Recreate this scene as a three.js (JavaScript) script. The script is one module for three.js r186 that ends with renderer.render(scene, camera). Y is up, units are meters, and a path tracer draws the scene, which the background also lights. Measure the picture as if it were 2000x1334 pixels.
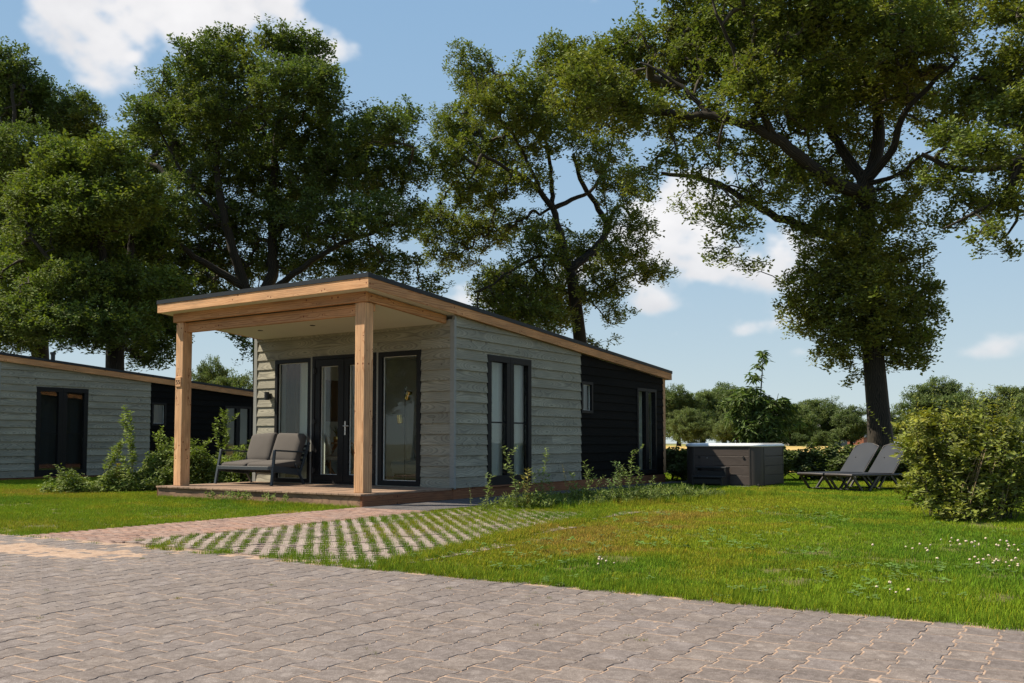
import * as THREE from 'three';
import { mergeGeometries } from 'three/addons/utils/BufferGeometryUtils.js';

// ---------------------------------------------------------------- camera, sky, sun, exposure
const scene = new THREE.Scene();
const camera = new THREE.PerspectiveCamera(40.18, 2000 / 1334, 0.1, 1200);
const YAW = 0.5871;
camera.position.set(9.211, 0.923, 9.977);
camera.rotation.order = 'YXZ';
camera.rotation.set(0.0574, YAW, 0);
camera.setViewOffset(2000, 1334, 0, -92, 2000, 1334);   // a lens shifted upwards
scene.add(camera);
const renderer = new THREE.WebGLRenderer({ antialias: true });
renderer.setSize(1024, 683);
renderer.toneMapping = THREE.LinearToneMapping;
renderer.toneMappingExposure = 1.85;
renderer.shadowMap.enabled = true;

const SUN = new THREE.Vector3(-0.75, 1, 0.42).normalize();
const sun = new THREE.DirectionalLight(new THREE.Color().setRGB(1, 0.89, 0.71), 4.8);
sun.position.copy(SUN).multiplyScalar(80);
sun.castShadow = true;
sun.shadow.radius = 1;
sun.shadow.mapSize.set(4096, 4096);
Object.assign(sun.shadow.camera, { left: -45, right: 45, top: 45, bottom: -45, near: 1, far: 200 });
scene.add(sun, sun.target);

// ---------------------------------------------------------------- noise
function mulberry(a) { return () => { a = (a + 0x6d2b79f5) | 0; let t = Math.imul(a ^ (a >>> 15), 1 | a); t = (t + Math.imul(t ^ (t >>> 7), 61 | t)) ^ t; return ((t ^ (t >>> 14)) >>> 0) / 4294967296; }; }
const hash2 = (x, y, s) => { let h = Math.imul(x, 374761393) + Math.imul(y, 668265263) + Math.imul(s, 1274126177); h = Math.imul(h ^ (h >>> 13), 1274126177); return ((h ^ (h >>> 16)) >>> 0) / 4294967296; };
const hash3 = (x, y, z, s) => hash2(x + Math.imul(z, 7919), y + Math.imul(z, 104729), s);
const fade = (t) => t * t * (3 - 2 * t), mix = (a, b, t) => a + (b - a) * t, clamp = (x, a = 0, b = 1) => Math.min(b, Math.max(a, x));
const sstep = (a, b, x) => fade(clamp((x - a) / (b - a)));
function vnoise(x, y, s = 0) {
  const xi = Math.floor(x), yi = Math.floor(y), u = fade(x - xi), v = fade(y - yi);
  return mix(mix(hash2(xi, yi, s), hash2(xi + 1, yi, s), u), mix(hash2(xi, yi + 1, s), hash2(xi + 1, yi + 1, s), u), v);
}
function vnoise3(x, y, z, s = 0) {
  const xi = Math.floor(x), yi = Math.floor(y), zi = Math.floor(z), u = fade(x - xi), v = fade(y - yi), w = fade(z - zi), h = (a, b, c) => hash3(xi + a, yi + b, zi + c, s);
  return mix(mix(mix(h(0, 0, 0), h(1, 0, 0), u), mix(h(0, 1, 0), h(1, 1, 0), u), v), mix(mix(h(0, 0, 1), h(1, 0, 1), u), mix(h(0, 1, 1), h(1, 1, 1), u), v), w);
}
function fbm(x, y, s = 0, n = 4) { let a = 0, k = 0.5, t = 0; for (let i = 0; i < n; i++) { a += k * vnoise(x, y, s + i); t += k; x *= 2.03; y *= 2.03; k *= 0.5; } return a / t; }
function fbm3(x, y, z, s = 0, n = 4) { let a = 0, k = 0.5, t = 0; for (let i = 0; i < n; i++) { a += k * vnoise3(x, y, z, s + i); t += k; x *= 2.03; y *= 2.03; z *= 2.03; k *= 0.5; } return a / t; }

// ---------------------------------------------------------------- the sky: blue summer air with fair-weather cumulus all round
{
  const W = 4096, H = 2048, data = new Float32Array(W * H * 4), D = Math.PI / 180;
  // clouds: [azimuth, elevation, half width, half height (degrees), thickness]
  const puffs = [[-149.2, 23.6, 3.2, 2.6, 1], [-146, 23.4, 3.4, 2.6, 1.1], [-143.5, 22.2, 3.4, 2.4, 1], [-140.8, 24.4, 3.6, 2.2, 1.05], [-139, 22.8, 2.2, 1.5, 0.7], [-146.8, 20.4, 2.0, 1.2, 0.7], [-136.4, 23.8, 2.8, 1.5, 0.8], [-134.8, 22.6, 1.6, 0.8, 0.6], [-150.6, 17.6, 1.8, 0.8, 0.5],
    [-133.5, 21.2, 1.2, 0.7, 0.5], [-132.3, 20.0, 1.4, 0.7, 0.55], [-119.5, 26, 1.8, 0.9, 0.75], [-114.2, 14.0, 2.6, 1.8, 1.1], [-111.6, 13.9, 2.8, 1.9, 1.15], [-113.2, 11.6, 3.2, 1.5, 0.9], [-109.4, 12.2, 3, 1.8, 1], [-108.0, 10.2, 3.2, 1.3, 0.75], [-114.9, 8.3, 2.4, 0.9, 0.6],
    [-116.8, 9.2, 1.8, 0.9, 0.5], [-126.8, 9.0, 2.2, 1.4, 0.85], [-129.2, 8.0, 2.0, 1, 0.7], [-97.2, 4.9, 2.6, 0.55, 0.5], [-95, 5.8, 2.4, 0.6, 0.5], [-95.4, 10.9, 0.9, 0.7, 0.6], [-108.8, 4.3, 2.2, 0.5, 0.4], [-106.4, 5.3, 1.4, 0.5, 0.45], [-94.2, 20.9, 2, 1, 0.5], [-95, 22.3, 1.6, 0.8, 0.5], [-101, 14, 1.5, 1, 0.5], [-117.5, 12.5, 2.6, 1.2, 0.75], [-120.5, 10.5, 3, 1.3, 0.7], [-123.5, 8.2, 3, 1.2, 0.7], [-105, 11.5, 3, 1.4, 0.7], [-103, 8.8, 3.2, 1, 0.6], [-107, 7.4, 3.6, 0.8, 0.6], [-112, 6.4, 3.4, 0.7, 0.55], [-99.5, 7.2, 2.6, 0.8, 0.5], [-98, 16, 2.6, 1.2, 0.5], [-137, 19, 2, 1, 0.5], [-131, 14, 2.4, 1.2, 0.6], [-121, 16, 1.3, 0.6, 0.3]];
  const r = mulberry(77);
  for (let i = 0; i < 60; i++) {                                    // the same kind of cloud goes on all round and overhead
    const az = -82 + r() * 240, el = 5 + 60 * r() * r(), n = 2 + Math.floor(r() * 4), w = 2 + r() * 2.4;
    for (let k = 0; k < n; k++) puffs.push([az + (r() - 0.5) * w * 2.4, el + (r() - 0.5) * w * 0.8, w * (0.6 + r() * 0.6), w * (0.35 + r() * 0.35), 0.5 + r() * 0.6]);
  }
  for (let y = 0; y < H; y++) {
    const el = ((y + 0.5) / H - 0.5) * 180, e = Math.max(0, el);
    const k1 = Math.exp(-e / 9), k2 = Math.exp(-e / 34);
    const base = [0.078 + 0.138 * k2 + 0.142 * k1, 0.158 + 0.18 * k2 + 0.07 * k1, 0.305 + 0.138 * k2 - 0.045 * k1];
    const near = puffs.filter((p) => Math.abs(p[1] - el) < p[3] * 2.6);
    for (let x = 0; x < W; x++) {
      const az = ((x + 0.5) / W - 0.5) * 360, o = (y * W + x) * 4;
      let d = 0, low = 0;
      if (near.length && el > 1) {
        const cx = Math.cos(az * D) * Math.cos(el * D), cz = Math.sin(az * D) * Math.cos(el * D), cy = Math.sin(el * D);
        let f = -1, g = -1;
        for (const p of near) {
          let da = az - p[0]; if (da > 180) da -= 360; if (da < -180) da += 360;
          da *= Math.cos(el * D);
          if (Math.abs(da) > p[2] * 2.6) continue;
          if (f < 0) { f = 0.8 * fbm3(cx * 22, cy * 34, cz * 22, 5, 6) + 0.2 * fbm3(cx * 75, cy * 105, cz * 75, 25, 4); g = fbm3(cx * 9, cy * 14, cz * 9, 15, 3); }
          const q = (da / p[2]) ** 2 + ((el - p[1]) / p[3]) ** 2, b = Math.exp(-q * 0.9) * p[4];
          d += b; low += b * clamp((p[1] - el) / p[3], -1, 1);
        }
        if (d > 0) { low = low / d + (g - 0.5) * 2.2 - (f - 0.5) * 2.4; const s = Math.min(1, d * 1.6); d = sstep(0.0, 0.72, Math.min(d, 1.1) * 0.95 - 0.42 + ((f - 0.5) * 2.7 + (g - 0.5) * 1.2) * s); }
      }
      const sh = clamp(0.42 + 0.5 * low) * 0.95 * d, haze = Math.exp(-e / 12);
      const c = [mix(0.56, 0.36, sh), mix(0.55, 0.365, sh), mix(0.55, 0.385, sh)].map((v, i) => mix(v, [0.42, 0.41, 0.415][i], haze * 0.55));
      for (let i = 0; i < 3; i++) data[o + i] = mix(base[i], c[i], d * (1 - haze * 0.25));
      data[o + 3] = 1;
    }
  }
  const t = new THREE.DataTexture(data, W, H, THREE.RGBAFormat, THREE.FloatType);
  t.mapping = THREE.EquirectangularReflectionMapping;
  t.magFilter = t.minFilter = THREE.LinearFilter; t.needsUpdate = true;
  scene.background = t; scene.environment = t;
}

// ---------------------------------------------------------------- naming helpers
const taken = new Map();
function numbered(name) { const n = taken.get(name) ?? 0; taken.set(name, n + 1); return n ? `${name}_${String(n).padStart(3, '0')}` : name; }
function tag(o, label, category, group, kind) { if (label) o.userData.label = label; if (category) o.userData.category = category; if (group) o.userData.group = group; if (kind) o.userData.kind = kind; return o; }
function thing(name, label, category, pos = [0, 0, 0], turn = 0, group) { const o = new THREE.Group(); o.name = numbered(name); o.position.set(...pos); o.rotation.y = turn; scene.add(o); return tag(o, label, category, group); }
function part(name, parent) { const o = new THREE.Group(); o.name = name; parent.add(o); return o; }
function mesh(name, g, m, parent) { const o = new THREE.Mesh(g, m); o.name = parent === scene ? numbered(name) : name; o.castShadow = o.receiveShadow = true; parent.add(o); return o; }
function copy(o, label, pos, turn) { const c = o.clone(); c.name = numbered(o.name.replace(/_\d{3}$/, '')); c.userData = { ...o.userData, label }; if (pos) c.position.set(...pos); if (turn !== undefined) c.rotation.y = turn; scene.add(c); return c; }

// ---------------------------------------------------------------- geometry helpers
const V3 = (x, y, z) => new THREE.Vector3(x, y, z);
// a convex solid from faces (arrays of Vector3); uv in metres along the grain
function solid(faces, grain = V3(1, 0, 0), u0 = 0, v0 = 0) {
  const c = V3(0, 0, 0); let n = 0;
  for (const f of faces) for (const p of f) { c.add(p); n++; }
  c.multiplyScalar(1 / n);
  const pos = [], nor = [], uv = [], a = V3(), b = V3(), nn = V3(), t = V3();
  for (const f of faces) {
    a.subVectors(f[1], f[0]); b.subVectors(f[2], f[0]); nn.crossVectors(a, b).normalize();
    if (!(nn.lengthSq() > 0.5)) continue;
    let q = f;
    if (t.subVectors(f[0], c).dot(nn) < 0) { q = [...f].reverse(); nn.negate(); }
    let g = grain;
    if (Math.abs(nn.dot(grain)) > 0.9) g = Math.abs(nn.y) > 0.7 ? V3(1, 0, 0) : V3(0, 1, 0);
    const w = V3().crossVectors(nn, g).normalize(), s = (w.x + w.y + w.z) < 0 ? -1 : 1;
    for (let i = 1; i + 1 < q.length; i++) for (const p of [q[0], q[i], q[i + 1]]) { pos.push(p.x, p.y, p.z); nor.push(nn.x, nn.y, nn.z); uv.push(p.dot(g) + u0, s * p.dot(w) + v0); }
  }
  const geo = new THREE.BufferGeometry();
  geo.setAttribute('position', new THREE.Float32BufferAttribute(pos, 3));
  geo.setAttribute('normal', new THREE.Float32BufferAttribute(nor, 3));
  geo.setAttribute('uv', new THREE.Float32BufferAttribute(uv, 2));
  return geo;
}
function boxFaces(x0, x1, y0, y1, z0, z1, b = 0) {
  const lo = [x0, y0, z0], hi = [x1, y1, z1], F = [];
  const P = (a, s) => [0, 1, 2].map((i) => (s[i] > 0 ? hi[i] : lo[i]) - (i === a ? 0 : s[i] * b));
  const pm = [-1, 1];
  for (let a = 0; a < 3; a++) for (const s of pm) {
    const [i, j] = [0, 1, 2].filter((k) => k !== a), at = (p, q) => { const v = []; v[a] = s; v[i] = p; v[j] = q; return P(a, v); };
    F.push([at(-1, -1), at(1, -1), at(1, 1), at(-1, 1)]);
  }
  if (b > 0) {
    for (let c = 0; c < 3; c++) { const [i, j] = [0, 1, 2].filter((k) => k !== c); for (const si of pm) for (const sj of pm) { const at = (a, s) => { const v = []; v[c] = s; v[i] = si; v[j] = sj; return P(a, v); }; F.push([at(i, -1), at(i, 1), at(j, 1), at(j, -1)]); } }
    for (const x of pm) for (const y of pm) for (const z of pm) F.push([P(0, [x, y, z]), P(1, [x, y, z]), P(2, [x, y, z])]);
  }
  return F;
}
const AX = { x: V3(1, 0, 0), y: V3(0, 1, 0), z: V3(0, 0, 1) };
const rb = mulberry(5);
function box(x0, x1, y0, y1, z0, z1, b = 0.004, grain = 'x') { return solid(boxFaces(x0, x1, y0, y1, z0, z1, b).map((f) => f.map((p) => V3(...p))), AX[grain], rb() * 7, rb() * 3); }
// a frame of reference on a wall: s along it, y up, n outwards
const wallFrame = (o, s, n) => (ss, y, nn) => V3(o[0] + s[0] * ss + n[0] * nn, y, o[2] + s[2] * ss + n[2] * nn);
function boxOn(map, s0, s1, y0, y1, n0, n1, b = 0.003, grain = 's') {
  const g = grain === 'y' ? AX.y : map(1, 0, 0).sub(map(0, 0, 0));
  return solid(boxFaces(s0, s1, y0, y1, n0, n1, b).map((f) => f.map((p) => map(...p))), g, rb() * 7, rb() * 3);
}
function clipUnder(poly, line) {                                    // keeps the part of a polygon of [s, y] below y = line(s)
  const out = [];
  for (let i = 0; i < poly.length; i++) {
    const a = poly[i], b = poly[(i + 1) % poly.length], da = line(a[0]) - a[1], db = line(b[0]) - b[1];
    if (da >= 0) out.push(a);
    if ((da >= 0) !== (db >= 0)) { const t = da / (da - db); out.push([mix(a[0], b[0], t), mix(a[1], b[1], t)]); }
  }
  return out;
}
function merged(list) { return mergeGeometries(list.map((g) => (g.index ? g.toNonIndexed() : g)).map((g) => { for (const k of Object.keys(g.attributes)) if (!['position', 'normal', 'uv', 'color'].includes(k)) g.deleteAttribute(k); return g; })); }
function tube(points, radii, sides, closed = true, cap = false) {  // points: Vector3[], smooth tube with its own radius at each point
  const pos = [], nor = [], uv = [], idx = [], n = points.length, t = V3(), u = V3(), w = V3(), ref = V3();
  let len = 0;
  u.set(0, 0, 0);
  for (let i = 0; i < n; i++) {
    t.subVectors(points[Math.min(n - 1, i + 1)], points[Math.max(0, i - 1)]).normalize();
    if (i === 0) { ref.set(Math.abs(t.x) < 0.8 ? 1 : 0, 0, Math.abs(t.x) < 0.8 ? 0 : 1); u.crossVectors(t, ref).normalize(); } else u.addScaledVector(t, -u.dot(t)).normalize();
    w.crossVectors(t, u);
    if (i) len += points[i].distanceTo(points[i - 1]);
    for (let k = 0; k <= sides; k++) {
      const a = (k / sides) * Math.PI * 2, cx = Math.cos(a), sx = Math.sin(a), nx = u.x * cx + w.x * sx, ny = u.y * cx + w.y * sx, nz = u.z * cx + w.z * sx, r = typeof radii[i] === 'function' ? radii[i](a) : radii[i];
      pos.push(points[i].x + nx * r, points[i].y + ny * r, points[i].z + nz * r); nor.push(nx, ny, nz); uv.push((k / sides) * Math.max(1, Math.round((typeof radii[0] === 'function' ? radii[0](0) : radii[0]) * 6.28 / 0.5)) * 0.5, len);
      if (i && k) { const p = i * (sides + 1) + k, q = p - sides - 1; idx.push(q - 1, p, p - 1, q - 1, q, p); }
    }
  }
  if (cap) for (const e of [0, n - 1]) { const m = pos.length / 3; pos.push(points[e].x, points[e].y, points[e].z); t.subVectors(points[e], points[e ? e - 1 : 1]).normalize(); nor.push(t.x, t.y, t.z); uv.push(0, 0); for (let k = 0; k < sides; k++) { const p = e * (sides + 1) + k; e ? idx.push(m, p, p + 1) : idx.push(m, p + 1, p); } }
  const g = new THREE.BufferGeometry();
  g.setAttribute('position', new THREE.Float32BufferAttribute(pos, 3)); g.setAttribute('normal', new THREE.Float32BufferAttribute(nor, 3)); g.setAttribute('uv', new THREE.Float32BufferAttribute(uv, 2));
  g.setIndex(idx);
  return g;
}
const bar = (a, b, w, h, bev = 0.003) => {                          // a straight box-section bar between two points, w wide (horizontal), h high
  const A = V3(...a), B = V3(...b), t = V3().subVectors(B, A), L = t.length(); t.normalize();
  const s = V3().crossVectors(t, Math.abs(t.y) > 0.95 ? AX.z : AX.y).normalize(), u = V3().crossVectors(s, t).normalize();
  return solid(boxFaces(0, L, -h / 2, h / 2, -w / 2, w / 2, bev).map((f) => f.map((p) => A.clone().addScaledVector(t, p[0]).addScaledVector(u, p[1]).addScaledVector(s, p[2]))), t, rb() * 3, rb());
};
function rod(points, r, sides = 8) { const p = points.map((q) => V3(...q)); return tube(p, p.map(() => r), sides, true, true); }
function cushion(w, h, d, puff = 0.5, seed = 1, seg = 14) {        // a soft rounded slab centred at the origin
  const g = new THREE.BoxGeometry(w, h, d, seg, Math.max(4, Math.round(seg * h / w)), Math.max(6, Math.round(seg * d / w))), p = g.attributes.position, r = Math.min(w, h, d) * 0.42;
  for (let i = 0; i < p.count; i++) {
    const v = V3().fromBufferAttribute(p, i), q = V3(clamp(v.x, -w / 2 + r, w / 2 - r), clamp(v.y, -h / 2 + r, h / 2 - r), clamp(v.z, -d / 2 + r, d / 2 - r)), e = v.clone().sub(q);
    if (e.lengthSq() > 1e-9) v.copy(q).addScaledVector(e.normalize(), r);
    const dims = [w, h, d], thin = dims.indexOf(Math.min(...dims)), c = ['x', 'y', 'z'], [i1, i2] = [0, 1, 2].filter((k) => k !== thin);
    const bulge = (1 - (2 * v[c[i1]] / dims[i1]) ** 2) * (1 - (2 * v[c[i2]] / dims[i2]) ** 2);
    v[c[thin]] *= 1 + puff * clamp(bulge, 0, 1) + 0.06 * (fbm(v[c[i1]] * 7, v[c[i2]] * 7, seed) - 0.5);
    p.setXYZ(i, v.x, v.y, v.z);
  }
  g.computeVertexNormals();
  return g;
}

// ---------------------------------------------------------------- textures and materials
function texture(w, h, f, { srgb = true, mirror = false } = {}) {   // f(x, y) -> [r, g, b] in 0..1 (sRGB values when srgb)
  const d = new Uint8Array(w * h * 4);
  for (let y = 0; y < h; y++) for (let x = 0; x < w; x++) { const c = f(x, y), o = (y * w + x) * 4; d[o] = clamp(c[0]) * 255; d[o + 1] = clamp(c[1]) * 255; d[o + 2] = clamp(c[2]) * 255; d[o + 3] = 255; }
  const t = new THREE.DataTexture(d, w, h);
  t.wrapS = t.wrapT = mirror ? THREE.MirroredRepeatWrapping : THREE.RepeatWrapping;
  t.magFilter = THREE.LinearFilter; t.minFilter = THREE.LinearMipmapLinearFilter; t.generateMipmaps = true;
  if (srgb) t.colorSpace = THREE.SRGBColorSpace;
  t.needsUpdate = true;
  return t;
}
// plain-sawn timber: 2.4 m along the grain, 0.6 m across; returns colour and relief
function timber({ seed, light, dark, knot, contrast = 1, knots = 9, rings = 60, relief = 1, stain = 0, cracks = 0, figure = 1 }) {
  const W = 1024, H = 512, R = mulberry(seed), K = [];
  for (let i = 0; i < knots; i++) K.push([R() * 2.4, R() * 0.6, 0.006 + R() * 0.014]);
  const hgt = new Float32Array(W * H), col = new Float32Array(W * H * 3);
  for (let y = 0; y < H; y++) for (let x = 0; x < W; x++) {
    const u = (x / W) * 2.4, v = (y / H) * 0.6, o = y * W + x;
    const vb = v + 0.03 * (fbm(u * 0.9, v * 3, seed + 2) - 0.5), cell = Math.floor(vb / 0.2), dvc = vb - (cell + 0.5) * 0.2, kk = 0.42 * (fbm(u * 1.15, cell * 5.3, seed + 4, 2) - 0.36);
    let g = Math.hypot(dvc, kk * figure) * Math.sign(kk || 1) + 0.022 * (fbm(u * 2.6, v * 9, seed + 9) - 0.5), kn = 0;
    for (const [ku, kv, kr] of K) { const du = (u - ku) / 2.6, dv = v - kv, d = Math.hypot(du, dv); if (d < 0.12) { g += Math.sign(dv || 1) * 0.02 * Math.exp(-d * d / (kr * kr * 9)) * (kr / 0.014); const dk = Math.hypot(u - ku, dv); kn = Math.max(kn, sstep(kr * 1.15, kr * 0.6, dk * (0.85 + 0.3 * vnoise(u * 60, v * 60, seed)))); } }
    const bands = 0.16 * Math.sin(g * rings * 2.2), s = Math.abs(((g * rings * 0.55 + 1.6 * fbm(u * 0.5, g * 9, seed + 3)) % 1 + 1) % 1);
    let line = Math.pow(s, 2.4) * 0.8 + bands;
    line += 0.16 * (vnoise(u * 26, v * 620, seed + 5) - 0.5) + 0.2 * (vnoise(u * 9, v * 200, seed + 6) - 0.5);
    line = clamp(0.25 + (line - 0.25) * contrast);
    let blot = (fbm(u * 1.3, v * 5, seed + 30) - 0.5) * 0.3 + stain * (fbm(u * 3, v * 9, seed + 31) - 0.5);
    let crack = 0; if (cracks) { const cc = Math.abs(((v + 0.012 * fbm(u * 2, v * 3, seed + 40)) * 14) % 1 - 0.5); crack = cracks * sstep(0.035, 0.0, cc) * sstep(0.56, 0.62, fbm(u * 1.2, Math.floor(v * 14) * 3.7, seed + 41)); }
    for (let i = 0; i < 3; i++) { let c = mix(light[i], dark[i], line) * (1 + blot); c = mix(c, knot[i], kn * 0.85); col[o * 3 + i] = c * (1 - 0.6 * crack); }
    hgt[o] = clamp(0.7 - 0.35 * line * relief - 0.15 * kn - 0.5 * crack);
  }
  const opt = { mirror: true };
  const map = texture(W, H, (x, y) => { const o = (y * W + x) * 3; return [col[o], col[o + 1], col[o + 2]]; }, opt), bump = texture(W, H, (x, y) => { const h = hgt[y * W + x]; return [h, h, h]; }, { ...opt, srgb: false });
  for (const t of [map, bump]) t.repeat.set(1 / 2.4, 1 / 0.6);
  return { map, bump };
}
const std = (o) => new (o.specularIntensity === undefined ? THREE.MeshStandardMaterial : THREE.MeshPhysicalMaterial)({ side: THREE.DoubleSide, ...o });
const wood = (name, t, o = {}) => { const { bump = 0.0012, ...rest } = o; return std({ name, map: t.map, bumpMap: t.bump, bumpScale: bump, roughness: 0.78, ...rest }); };
const lin = (r, g, b) => new THREE.Color().setRGB(r, g, b);

const larchTex = timber({ seed: 11, light: [0.79, 0.63, 0.475], dark: [0.62, 0.42, 0.27], knot: [0.40, 0.21, 0.11], knots: 18, contrast: 1.1, figure: 0.3, rings: 80, cracks: 1.3, stain: 0.22 });
const sidingTex = timber({ seed: 23, light: [0.55, 0.538, 0.49], dark: [0.385, 0.375, 0.338], knot: [0.34, 0.325, 0.285], knots: 8, contrast: 0.95, rings: 95, figure: 0.8, stain: 0.15, relief: 1.4 });
const blackTex = timber({ seed: 31, light: [0.05, 0.05, 0.05], dark: [0.02, 0.02, 0.02], knot: [0.08, 0.076, 0.07], knots: 8, contrast: 1.2, relief: 1.6 });
const deckTex = timber({ seed: 43, light: [0.55, 0.46, 0.39], dark: [0.42, 0.335, 0.275], knot: [0.30, 0.23, 0.18], knots: 6, contrast: 0.9, stain: 0.35 });
const M = {
  larch: wood('larch', larchTex), larch2: wood('larch_amber', larchTex, { color: lin(0.86, 0.74, 0.62) }), larchBoard: wood('larch_fascia', larchTex, { color: lin(1.0, 0.95, 0.88) }),
  skirt: wood('weathered_larch_skirting', larchTex, { color: lin(0.36, 0.25, 0.2), roughness: 0.85 }), riser: wood('grey_weathered_riser', deckTex, { color: lin(0.95, 0.85, 0.75) }),
  siding: [1, 0.94, 1.05, 0.98].map((k, i) => wood('grey_stained_siding_' + i, sidingTex, { color: lin(0.98 * k, 0.97 * k, 0.94 * k), roughness: 0.7, bump: 0.0022 })),
  black: [1, 0.8, 1.2].map((k, i) => wood('black_stained_siding_' + i, blackTex, { color: lin(k, k, k), roughness: 0.75, bump: 0.0025, specularIntensity: 0.22 })),
  deck: [1, 0.86, 1.1, 0.94].map((k, i) => wood('deck_plank_wood_' + i, deckTex, { color: lin(k, 0.97 * k, 0.93 * k), bump: 0.0015 })),
  trim: std({ name: 'grey_paint', color: lin(0.22, 0.225, 0.215), roughness: 0.55 }),
  core: std({ name: 'white_inner_wall', color: lin(0.78, 0.77, 0.74), roughness: 0.9 }),
  frame: std({ name: 'black_window_frame', color: lin(0.008, 0.008, 0.0095), roughness: 0.5, specularIntensity: 0.4 }),
  metalEdge: std({ name: 'anthracite_roof_trim', color: lin(0.016, 0.02, 0.026), roughness: 0.5, specularIntensity: 0.5 }),
  membrane: std({ name: 'black_roof_membrane', color: lin(0.02, 0.02, 0.022), roughness: 0.9 }),
  ceiling: std({ name: 'cream_ceiling_panel', color: lin(0.55, 0.52, 0.45), roughness: 0.8 }),
  glass: new THREE.MeshPhysicalMaterial({ name: 'window_glass', color: lin(0.93, 0.96, 0.94), transmission: 1, roughness: 0, thickness: 0, ior: 1.5, specularIntensity: 0.6, side: THREE.DoubleSide }),
  spacer: std({ name: 'pale_glazing_spacer', color: lin(0.6, 0.6, 0.58), roughness: 0.4 }),
  steel: std({ name: 'brushed_steel', color: lin(0.55, 0.55, 0.56), roughness: 0.35, metalness: 0.9 }),
  blackPlastic: std({ name: 'black_plastic', color: lin(0.015, 0.015, 0.016), roughness: 0.45 }),
};
function speckle(seed, base, amp, grains, freq = 1) {               // concrete: 0.5 m square
  return texture(512, 512, (x, y) => {
    const u = x / 512, v = y / 512, P = 8 * freq;
    let n = 0.55 * (pn(u * P, v * P, P, seed) - 0.5) + 0.5 * (pn(u * P * 4, v * P * 4, P * 4, seed + 1) - 0.5) + 0.9 * (hash2(x, y, seed + 2) - 0.5) * 0.7;
    const cell = hash2(x >> 1, y >> 1, seed + 3), g = cell > 0.985 ? grains : cell < 0.02 ? -grains * 0.8 : 0;
    return base.map((b) => b + amp * n + g);
  });
}
function pn(x, y, P, s) { const xi = Math.floor(x), yi = Math.floor(y), u = fade(x - xi), v = fade(y - yi), m = (a) => ((a % P) + P) % P; return mix(mix(hash2(m(xi), m(yi), s), hash2(m(xi + 1), m(yi), s), u), mix(hash2(m(xi), m(yi + 1), s), hash2(m(xi + 1), m(yi + 1), s), u), v); }
const tile = (t, m) => { t.repeat.set(1 / m, 1 / m); return t; };
const concTex = tile(speckle(51, [0.425, 0.388, 0.37], 0.16, 0.3), 0.5);
const sandTex = tile(speckle(57, [0.60, 0.505, 0.43], 0.18, 0.14), 0.5);
const soilTex = tile(texture(512, 512, (x, y) => { const u = x / 512, v = y / 512, n = pn(u * 12, v * 12, 12, 3) * 0.5 + pn(u * 48, v * 48, 48, 4) * 0.5, k = hash2(x, y, 9) * 0.12; return [0.20 + 0.16 * n + k, 0.20 + 0.13 * n + k, 0.075 + 0.07 * n + k * 0.5]; }), 1.7);
const brickTex = tile(speckle(61, [0.49, 0.395, 0.35], 0.2, 0.12), 0.5);
M.sand = std({ name: 'jointing_sand', map: sandTex, roughness: 1 });
M.soil = std({ name: 'lawn_soil', map: soilTex, roughness: 1 });
M.paver = [[1, 1, 1], [0.93, 0.92, 0.92], [1.07, 1.05, 1.02], [0.96, 0.94, 0.925], [1.02, 1.02, 1.04]].map((c, i) => std({ name: 'concrete_paver_' + i, map: concTex, color: lin(...c), roughness: 0.88 }));
M.paverVC = std({ name: 'concrete_pavers', map: concTex, vertexColors: true, roughness: 0.88 });
M.brick = [[1, 1, 1], [0.8, 0.76, 0.76], [1.12, 1.0, 0.92], [0.9, 0.94, 0.98], [1.15, 1.15, 1.15]].map((c, i) => std({ name: 'red_clay_brick_' + i, map: brickTex, color: lin(...c), roughness: 0.9 }));
M.brickVC = std({ name: 'red_clay_bricks', map: brickTex, vertexColors: true, roughness: 0.9 });
M.grassPaver = [[1.6, 1.52, 1.44], [1.48, 1.4, 1.3], [1.7, 1.63, 1.54]].map((c, i) => std({ name: 'pale_concrete_' + i, map: concTex, color: lin(...c), roughness: 0.95 }));
M.tile = [1, 0.92, 1.06].map((k, i) => std({ name: 'anthracite_tile_' + i, map: concTex, color: lin(0.5 * k, 0.55 * k, 0.62 * k), roughness: 0.8 }));
const leafMat = (name, r, g, b, o = {}) => new THREE.MeshPhysicalMaterial({ name, color: lin(r, g, b), roughness: 0.92, transmission: 0.4, thickness: 0, side: THREE.DoubleSide, vertexColors: true, specularIntensity: 0.6, ...o });

// ---------------------------------------------------------------- ground
{
  const g = new THREE.PlaneGeometry(900, 900, 1, 1).rotateX(-Math.PI / 2); g.translate(-60, -0.016, -160);
  const uv = g.attributes.uv; for (let i = 0; i < uv.count; i++) uv.setXY(i, uv.getX(i) * 900, uv.getY(i) * 900);
  tag(mesh('ground', g, M.soil, scene), 'grassy earth reaching out to the horizon', 'ground', null, 'structure');
}
const camXZ = [9.211, 9.977], fwd = [-Math.sin(YAW), -Math.cos(YAW)], rgt = [Math.cos(YAW), -Math.sin(YAW)];
const depthOf = (x, z) => (x - camXZ[0]) * fwd[0] + (z - camXZ[1]) * fwd[1];
const sideOf = (x, z) => (x - camXZ[0]) * rgt[0] + (z - camXZ[1]) * rgt[1];
const inView = (x, z, m = 1.12) => { const d = depthOf(x, z); return d > 1 && Math.abs(sideOf(x, z)) < d * 0.5485 * m + 0.3; };

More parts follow.
